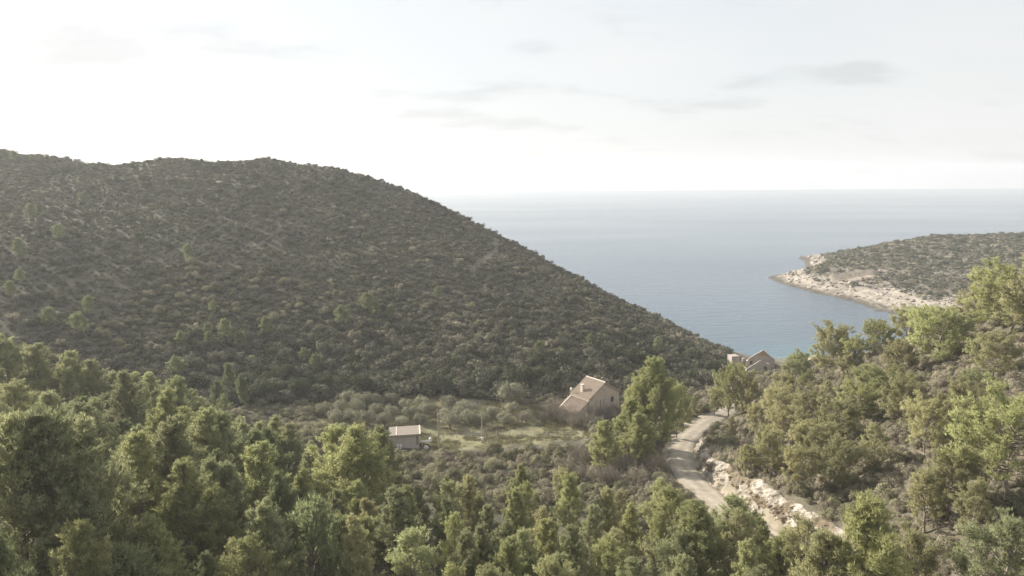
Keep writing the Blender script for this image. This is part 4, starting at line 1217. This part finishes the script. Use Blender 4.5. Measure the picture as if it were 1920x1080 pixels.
# ------------------------------------------------------------------ ruins at the cove
def ruins():
    Y = 190.0
    def W(px, py, y=Y):
        return at_y(px, py, y)
    a = W(1430, 656); l = W(1403, 673); r = W(1452, 674); g = float(land(a[0], Y)); 
    az = a[2] - g; w2 = (r[0] - l[0]) / 2; eh = (l[2] + r[2]) / 2 - g
    t = link('ruined_house', None, None, ((l[0] + r[0]) / 2, Y, g), math.radians(-6), label='roofless stone ruin with a pointed gable in front of the sea', category='ruin')
    ax = a[0] - (l[0] + r[0]) / 2
    MB().prism([(-w2, -2), (w2, -2), (w2, eh), (w2 * .55, eh + (az - eh) * .48), (ax + .25, az - .1), (ax, az), (ax - .3, az - .25), (-w2 * .5, eh + (az - eh) * .5), (-w2, eh)], -.3, .0).obj('gable_wall', M['ruin'], t)
    MB().prism([(ax - w2 * .42, az - 1.75), (ax + w2 * .5, az - 1.75), (ax + .1, az - .16), (ax - .05, az - .16)], -.34, -.303).obj('red_stone_patch', M['redstone'], t)
    rnd = random.Random(5)
    for s in (-1, 1):                                          # broken side walls and the far gable
        x0 = s * w2 - .3 if s > 0 else s * w2 + .003 - .3
        poly = [(0.005, -2), (7.5, -2), (7.5, eh - 2.6), (6, eh - 2.4), (4.5, eh - 2.0), (3, eh - 1.5), (1.5, eh - .7), (0.005, eh - .1)]
        m = MB(); n = len(poly); xa, xb = (s * w2 - .55, s * w2 - .003) if s > 0 else (s * w2 + .003, s * w2 + .55)
        V = [(xa, q, z) for q, z in poly] + [(xb, q, z) for q, z in poly]
        m.add(V, [tuple(range(n))[::-1], tuple(range(n, 2 * n))] + [(i, (i + 1) % n, n + (i + 1) % n, n + i) for i in range(n)])
        m.obj('side_wall', M['ruin'], t)
    MB().prism([(-w2 + .56, -2), (w2 - .56, -2), (w2 - .56, eh - 2.2), (.6, eh - 1.6), (-.8, eh - 2.0), (-w2 + .56, eh - 2.4)], 7.0, 7.5).obj('gable_wall', M['ruin'], t)
    wn_ = MB().box(-w2 * .86, -w2 * .66, -.33, -.302, eh - 1.5, eh - .45).obj('window', M['glass'], t)
    # lower building against the gable
    b = W(1425, 676, Y - 4.2); gl = float(land(b[0], b[1])); l2 = W(1400, 692, Y - 4.2); r2 = W(1445, 684, Y - 4.2)
    t2 = link('ruined_annex', None, None, (b[0], b[1], gl), math.radians(-4), label='grey rendered ruined annex with a lower sloping gable before the pointed ruin', category='ruin')
    xl, xr = l2[0] - b[0], r2[0] - b[0]
    MB().prism([(xl, -2), (xr, -2), (xr, r2[2] - gl), (.3, b[2] - gl), (-.2, b[2] - gl - .05), (xl, l2[2] - gl)], -.25, .0).obj('gable_wall', M['ruin'], t2)
    for x0 in (xl, xr - .45):
        MB().box(x0 + .01, x0 + .44, .003, 3.7, -2, (l2[2] if x0 == xl else r2[2]) - gl - .15).obj('side_wall', M['ruin'], t2)
    MB().box(xr * .35, xr * .62, -.27, -.252, .2, 2.0).obj('doorway', M['glass'], t2)
    # square ruin on the left
    c = W(1376, 667, Y + 2); g3 = float(land(c[0], Y + 2)); h3 = c[2] - g3
    t3 = link('ruined_tower', None, None, (c[0], Y + 2, g3), math.radians(12), label='small square stone ruin left of the pointed gable', category='ruin')
    MB().prism([(-1.3, -2), (1.25, -2), (1.25, h3 - .15), (.5, h3), (-1.3, h3 - .05)], -1.2, 1.2).obj('wall', M['ruin'], t3)
    MB().box(-1.38, 1.1, -1.28, 1.28, h3 + .005, h3 + .16).obj('capping', M['ruin'], t3)
    MB().box(1.27, 2.3, -.9, -.3, -2, h3 - 1.6).obj('wall_stub', M['ruin'], t3)
    c = W(1395, 671, Y + 3)
    m = MB().prism([(-.5, -2), (.5, -2), (.5, c[2] - g3 - .2), (.1, c[2] - g3), (-.5, c[2] - g3 - .1)], -.3, .3)
    m.obj('wall_stub', M['ruin'], loc=(c[0], Y + 3, g3), label='narrow standing stub of stone wall between the two ruins', category='ruin')
    # small red roof on the right
    c = W(1456, 681, Y + 1); gg = float(land(c[0], Y + 1)); h = c[2] - gg
    t4 = link('red_roofed_hut', None, None, (c[0], Y + 1, gg), math.radians(20), label='small hut with a red tiled roof right of the pointed ruin', category='hut')
    MB().prism([(-.85, -2), (1.0, -2), (1.0, h - .95), (-.85, h - .1)], -1.2, 1.5).obj('wall', M['ruin'], t4)
    MB().slab((-.95, -1.4, h), (1.25, -1.4, h - 1.0), (1.25, 1.7, h - 1.0), (-.95, 1.7, h), .14).obj('roof', M['redtile'], t4)
    # grey brown roof behind the rounded pine
    c = W(1529, 680, 172); gg = float(land(c[0], 172)); h = max(c[2] - gg, 3.5)
    t5 = link('stone_hut', None, None, (c[0], 172, gg), math.radians(-32), label='hut with a grey brown pitched roof half hidden behind a rounded pine', category='hut')
    MB().prism([(-2.4, -3), (2.4, -3), (2.4, h - 1.7), (0, h - .15), (-2.4, h - 1.7)], -2, 2).obj('wall', M['ruin'], t5)
    for s in (-1, 1):
        A, B, C_, D_ = (0, -2.25, h), (0, 2.25, h), (s * 2.75, 2.25, h - 1.85), (s * 2.75, -2.25, h - 1.85)
        (MB().slab(A, D_, C_, B, .15) if s < 0 else MB().slab(A, B, C_, D_, .15)).obj('roof', M['greytile'], t5)
    for o in (t, t2, t3, t4, t5):
        add_disc(o.location.x, o.location.y, o.location.z, 4, 2.5)
    return [(o.location.x, o.location.y) for o in (t, t2, t3, t4, t5)]


ruin_xy = ruins()

# ------------------------------------------------------------------ scrub
def instanced(name, pts_, scl, rot, idx, protos, label):
    """One object that repeats a few bush shapes over many points."""
    col = bpy.data.collections.new(name + '_shapes')
    for i, me in enumerate(protos):
        col.objects.link(bpy.data.objects.new(f'{name}_shape_{i:02d}', me))
    me = bpy.data.meshes.new(name)
    me.vertices.add(len(pts_)); me.vertices.foreach_set('co', np.asarray(pts_, np.float32).ravel())
    for k, v, ty in (('scl', scl, 'FLOAT_VECTOR'), ('rot', rot, 'FLOAT_VECTOR'), ('pick', idx, 'INT')):
        a = me.attributes.new(k, ty, 'POINT')
        a.data.foreach_set('vector' if ty == 'FLOAT_VECTOR' else 'value', np.asarray(v, np.float32 if ty != 'INT' else np.int32).ravel())
    o = link(name, me, kind='stuff', label=label)
    ng = bpy.data.node_groups.new(name + '_scatter', 'GeometryNodeTree')
    ng.interface.new_socket('Geometry', in_out='INPUT', socket_type='NodeSocketGeometry')
    ng.interface.new_socket('Geometry', in_out='OUTPUT', socket_type='NodeSocketGeometry')
    gi, go = ng.nodes.new('NodeGroupInput'), ng.nodes.new('NodeGroupOutput')
    ci = ng.nodes.new('GeometryNodeCollectionInfo'); ci.inputs['Collection'].default_value = col
    ci.inputs['Separate Children'].default_value = True; ci.inputs['Reset Children'].default_value = True
    ip = ng.nodes.new('GeometryNodeInstanceOnPoints'); ip.inputs['Pick Instance'].default_value = True
    at = {}
    for k, ty in (('scl', 'FLOAT_VECTOR'), ('rot', 'FLOAT_VECTOR'), ('pick', 'INT')):
        n = ng.nodes.new('GeometryNodeInputNamedAttribute'); n.data_type = ty; n.inputs['Name'].default_value = k; at[k] = n
    L = ng.links.new
    L(gi.outputs[0], ip.inputs['Points']); L(ci.outputs[0], ip.inputs['Instance'])
    L(at['pick'].outputs[0], ip.inputs['Instance Index']); L(at['rot'].outputs[0], ip.inputs['Rotation']); L(at['scl'].outputs[0], ip.inputs['Scale'])
    L(ip.outputs[0], go.inputs[0])
    md = o.modifiers.new('scatter', 'NODES'); md.node_group = ng
    return o


def jitter(x0, x1, y0, y1, step):
    X, Y = np.meshgrid(np.arange(x0, x1, step), np.arange(y0, y1, step))
    X = X.ravel() + rng.uniform(-.5, .5, X.size) * step; Y = Y.ravel() + rng.uniform(-.5, .5, Y.size) * step
    return X, Y


def sight(F, X, Y, Z, slack=.6, margin=160):
    px, py, dp = project(np.c_[X, Y, Z])
    ok = (px > -margin) & (px < 1920 + margin) & (py < 1080 + margin) & (dp > 5)
    for t in np.linspace(.3, .985, 50):
        ok &= F(X * t, Y * t) < CAM_H + (Z - CAM_H) * t + slack
    return ok


def near_any(X, Y, P, d):
    r = np.zeros(len(X), bool)
    for a, b in P:
        r |= (X - a) ** 2 + (Y - b) ** 2 < d * d
    return r


def rots(n, tilt=.12):
    return np.c_[rng.normal(0, tilt, n), rng.normal(0, tilt, n), rng.uniform(0, 6.28, n)]


houses = [(HX, HY), (HX - 2, HY - 1)]
base_line = np.array(bw)[np.argsort(np.array(bw)[:, 0])]
FAR = [lump_mesh('maquis', 300 + i, 1.0, 1.15, 520, .19, M['scrub'], 6) for i in range(5)] + [lump_mesh('maquis', 310 + i, 1.0, 1.2, 520, .2, M['dark'], 6) for i in range(3)] + \
      [lump_mesh('maquis', 320 + i, 1.0, .9, 460, .18, M['dryscrub'], 6) for i in range(3)]


def hill_scrub():
    X, Y = jitter(-330, 130, 105, 400, 1.42)
    Z = land(X, Y)
    by = np.interp(X, base_line[:, 0], base_line[:, 1])
    ok = (Y > by - 4) & (Z > 1.5) & ~in_poly(X, Y, orch_poly) & ~in_poly(X, Y, field_poly)
    ok &= ~near_any(X, Y, houses, 7.5) & ~near_any(X, Y, ruin_xy, 4.5) & (np.abs(road_dist(X, Y)) > 5)
    ok &= (line_dist(X, Y, trail) > 1.1) & (line_dist(X, Y, trail2) > .9) & ~((X > 62) & (Y > 165) & (Y < 232) & (X > 70))
    ok &= rng.random(len(X)) < .88 + .12 * sstep(.35, .6, fbm(X / 14, Y / 14, 71))
    X, Y, Z = X[ok], Y[ok], Z[ok]
    v = sight(land, X, Y, Z + 1.2, 1.0); X, Y, Z = X[v], Y[v], Z[v]
    n = len(X)
    s = np.exp(rng.normal(0, .33, n)) * (1.0 + .5 * sstep(60, 0, Y - np.interp(X, base_line[:, 0], base_line[:, 1]))) * (.75 + .7 * fbm(X / 18, Y / 18, 72))
    big = rng.random(n) < .05
    s = np.clip(np.where(big, s * 1.7, s), .45, 2.8) * (.74 + .42 * (1 - sstep(0, 50, Y - np.interp(X, base_line[:, 0], base_line[:, 1]))))
    z = fbm(X / 30, Y / 30, 73); u = rng.random(n) * .55 + z * .45
    # greener towards the lower left of the slope, browner towards its right shoulder
    tone = u + .04 + .12 * sstep(-80, 40, X)
    idx = np.where(tone < .40, rng.integers(5, 8, n), np.where(tone < .80, rng.integers(0, 5, n), rng.integers(8, 11, n)))
    return instanced('maquis', np.c_[X, Y, Z - .12], np.c_[s, s, s * rng.uniform(.75, 1.15, n)], rots(n), idx, FAR, 'dense low maquis scrub covering the hillside'), n


o_, n_hill = hill_scrub()


def head_scrub():
    X, Y = jitter(150, 600, 250, 560, 1.8)
    Z = head(X, Y)
    k = sstep(3.0, 6.2, Z + 7 * (fbm(X / 20, Y / 20, 41) - .5))
    ok = (Z > 2.0) & (rng.random(len(X)) < k * (.5 + .5 * sstep(.38, .6, fbm(X / 16, Y / 16, 81)))) & ~((np.hypot((X - cliff[0][0]) / 15, (Y - cliff[0][1]) / 7) < .9) & (Y < cliff[0][1] + 1))
    X, Y, Z = X[ok], Y[ok], Z[ok]
    v = sight(head, X, Y, Z + 1.2, 1.2, 260); X, Y, Z = X[v], Y[v], Z[v]; n = len(X)
    s = np.clip(np.exp(rng.normal(0, .4, n)), .5, 2.6) * 1.05
    u = rng.random(n)
    idx = np.where(u < .3, rng.integers(5, 8, n), np.where(u < .75, rng.integers(0, 5, n), rng.integers(8, 11, n)))
    return instanced('headland_scrub', np.c_[X, Y, Z - .15], np.c_[s * 1.15, s * 1.15, s * .85], rots(n), idx, FAR, 'low dark scrub dotted over the headland'), n


o_, n_head = head_scrub()

NEAR_K = {
    'lentisk': ([lump_mesh('shrub', 400 + i, 1.0, 1.35, 2300, .105, M['nearscrub'], 11) for i in range(4)], 'dark green shrub'),
    'heath': ([lump_mesh('shrub', 410 + i, 1.0, 1.05, 2000, .10, M['dryscrub'], 9) for i in range(4)], 'dry brown shrub'),
    'twiggy': ([bare_mesh('shrub', 420 + i, .95, 1.25, 22, .02, M['twig'], 3) for i in range(3)], 'leafless shrub'),
}


def near_scrub():
    """Shrubs of the right slope, the valley scrub and the banks of the track: the ones that show largest singly, the rest as one mass."""
    A = jitter(14, 125, 40, 182, 1.12); B = jitter(-45, 30, 92, 140, 1.4); D = jitter(-95, 45, 118, 195, 1.8); C = jitter(-110, 40, 36, 125, 2.6)
    X = np.r_[A[0], B[0], C[0], D[0]]; Y = np.r_[A[1], B[1], C[1], D[1]]; Z = land(X, Y)
    d = road_dist(X, Y)
    ok = ((d > HALF + np.interp(Y, [85, 112], [2.7, 2.0])) | (d < -HALF - 1.2)) & ~in_poly(X, Y, field_poly) & ~in_poly(X, Y, orch_poly) & (Z > 2.5) & ~near_any(X, Y, ruin_xy, 4) & ~near_any(X, Y, houses, 7)
    px, py, dp = project(np.c_[X, Y, Z])
    ok &= ~((py > 770) & (py < 856 - .05 * np.clip(px - 780, 0, 320)) & (px > 722) & (px < 1110))
    right = d > 0
    bare_k = fbm(X / 7, Y / 7, 91)
    ok &= rng.random(len(X)) < np.where(right, .9 + .1 * sstep(.34, .5, bare_k), .92)
    X, Y, Z, right, d = X[ok], Y[ok], Z[ok], right[ok], d[ok]
    v = sight(land, X, Y, Z + .8, .5, 120); X, Y, Z, right, d = X[v], Y[v], Z[v], right[v], d[v]
    n = len(X)
    s = np.clip(np.exp(rng.normal(-.22, .42, n)), .35, 2.1)
    u = rng.random(n) * .6 + fbm(X / 9, Y / 9, 93) * .4
    kind = np.where(right, np.where(u < .36, 0, np.where(u < .80, 1, 2)), np.where(u < .55, 0, np.where(u < .74, 1, 2)))
    px, py, dp = project(np.c_[X, Y, Z + .5])
    size = s / dp * np.where((px > 5) & (px < 1915) & (py < 1070), 1, 0)
    order = np.argsort(-size); single = []
    for i in order:
        if len(single) >= 285 or size[i] <= 0:
            break
        if not covered(X[i], Y[i], Z[i] + .6 * s[i], .8):
            single.append(i)
    S = set(single)
    names = list(NEAR_K)
    zones = {}
    for i in single:
        kn = names[kind[i]]; me = random.choice(NEAR_K[kn][0])
        o = link('shrub', me, None, (X[i], Y[i], Z[i] - .1), random.uniform(0, 6.28), category='shrub')
        o.scale = (s[i], s[i], s[i] * random.uniform(.8, 1.15)); q = random.uniform(.88, 1.14); o.color = (q, q, q, 1)
        zone = ('above the track' if d[i] < 16 else 'on the right slope') if right[i] else ('below the track' if px[i] > 1050 else 'in the valley scrub' if px[i] > 560 else 'under the left grove')
        if zone == 'on the right slope':
            zone = ('high ' if py[i] < 760 else 'midway ' if py[i] < 890 else 'low ') + zone
        zones.setdefault((kn, zone), []).append(o)
    for (kn, zone), lst in zones.items():
        g = f'{NEAR_K[kn][1]}s {zone}'
        k = max(1, math.ceil(len(lst) / 18))
        tell_apart(lst, f'{NEAR_K[kn][1]} {zone}', ['in the only row'] if k == 1 else [f'in the {w} row' for w in ['far', 'second', 'third', 'fourth', 'fifth', 'sixth'][:k - 1] + ['near']])
        for o in lst:
            o['group'] = g
            if k == 1:
                o['label'] = o['label'].replace(' in the only row', '')
    rest = np.array([i for i in range(n) if i not in S])
    protos = sum((NEAR_K[k][0] for k in names), [])
    off = np.array([0, 4, 8])[kind[rest]]; cnt = np.array([4, 4, 3])[kind[rest]]
    idx = off + (rng.random(len(rest)) * cnt).astype(int)
    instanced('undergrowth', np.c_[X[rest], Y[rest], Z[rest] - .1], np.c_[s[rest], s[rest], s[rest] * rng.uniform(.8, 1.15, len(rest))], rots(len(rest)), idx, protos, 'tangled undergrowth between the shrubs and pines')
    return n, len(single)


n_near = near_scrub()


def field_grass():
    r = np.random.default_rng(88)
    ms = []
    for i in range(3):
        P = np.c_[r.normal(0, .35, (70, 2)), np.zeros(70)]
        V, F_ = blades(P, np.repeat([[0, 0, 1.0]], 70, 0), .3, .05, r, 2, .35)
        ms.append(mesh_np('tuft', V, F_, M['grassleaf'], False, {'v': np.repeat(r.random(len(F_)), 3)}))
    xs = [p[0] for p in field_poly + orch_poly]; ys = [p[1] for p in field_poly + orch_poly]
    X, Y = jitter(min(xs), max(xs), min(ys), max(ys), .95)
    ok = (in_poly(X, Y, field_poly) | in_poly(X, Y, orch_poly)) & (fbm(X / 4, Y / 3, 78) > .46)
    X, Y = X[ok], Y[ok]; n = len(X); s = rng.uniform(.6, 1.4, n)
    instanced('grass', np.c_[X, Y, land(X, Y)], np.c_[s, s, s * .9], rots(n, .05), rng.integers(0, 3, n), ms, 'rough grass of the field and orchard')


field_grass()


def shore_rocks():
    r = np.random.default_rng(5); ms = []
    for i in range(5):
        m = MB(); d = unit(r.normal(size=(14, 3)))
        import bmesh
        bm = bmesh.new()
        for q in d * r.uniform(.6, 1.1, (14, 1)) * [1, .8, .5]:
            bm.verts.new(q)
        bmesh.ops.convex_hull(bm, input=bm.verts)
        me = bpy.data.meshes.new('rock'); bm.to_mesh(me); bm.free(); me.materials.append(M['rocks']); ms.append(me)
    X, Y = jitter(150, 420, 240, 520, 2.0); Z = head(X, Y)
    ok = (Z > 1.5) & (Z < 5.5) & (rng.random(len(X)) < .4)
    X, Y, Z = X[ok], Y[ok], Z[ok]; v = sight(head, X, Y, Z + .5, 1.0); X, Y, Z = X[v], Y[v], Z[v]; n = len(X)
    s = np.clip(np.exp(rng.normal(-.1, .5, n)), .35, 2.6)
    instanced('shore_rocks', np.c_[X, Y, Z], np.c_[s * 1.5, s, s], np.c_[rng.normal(0, .25, n), rng.normal(0, .25, n), rng.normal(.5, .35, n)], rng.integers(0, 5, n), ms, 'broken pale limestone ledges along the headland shore')
    # rubble at the foot of the cutting
    k = rng.integers(0, len(road), 500); k = k[(road[k, 1] > 52) & (road[k, 1] < 130)]
    off = HALF + rng.uniform(.05, 1.4, len(k)); X = road[k, 0] + road_S[k, 0] * off; Y = road[k, 1] + road_S[k, 1] * off; n = len(k)
    s = np.clip(np.exp(rng.normal(-2.0, .45, n)), .06, .32)
    instanced('rubble', np.c_[X, Y, road[k, 2] - .12], np.c_[s, s, s], rots(n, .6), rng.integers(0, 5, n), ms, 'loose stones at the foot of the rock cutting')


M['rocks'] = rough_mat('loose_limestone', (0.25, 0.22, 0.18), (0.42, 0.375, 0.32), 1.2, .05, detail=8)
shore_rocks()

# ------------------------------------------------------------------ haze
def haze():
    m, t, L = new_mat('sea_haze')
    v = N(t, 'ShaderNodeVolumePrincipled', i_Density=HAZE_DENSITY)
    v.inputs['Color'].default_value = (0.86, 0.88, 0.91, 1); v.inputs['Anisotropy'].default_value = 0.25
    o = N(t, 'ShaderNodeOutputMaterial'); L(v.outputs[0], o.inputs['Volume'])
    S = 3800.0
    MB().box(-S, S, -S, S, -11.0, 125.0).obj('haze', m, kind='stuff', label='thin pale haze over land and sea')


haze()
print('COUNTS hill', n_hill, 'head', n_head, 'near', n_near, 'pines', len(pine_xy))
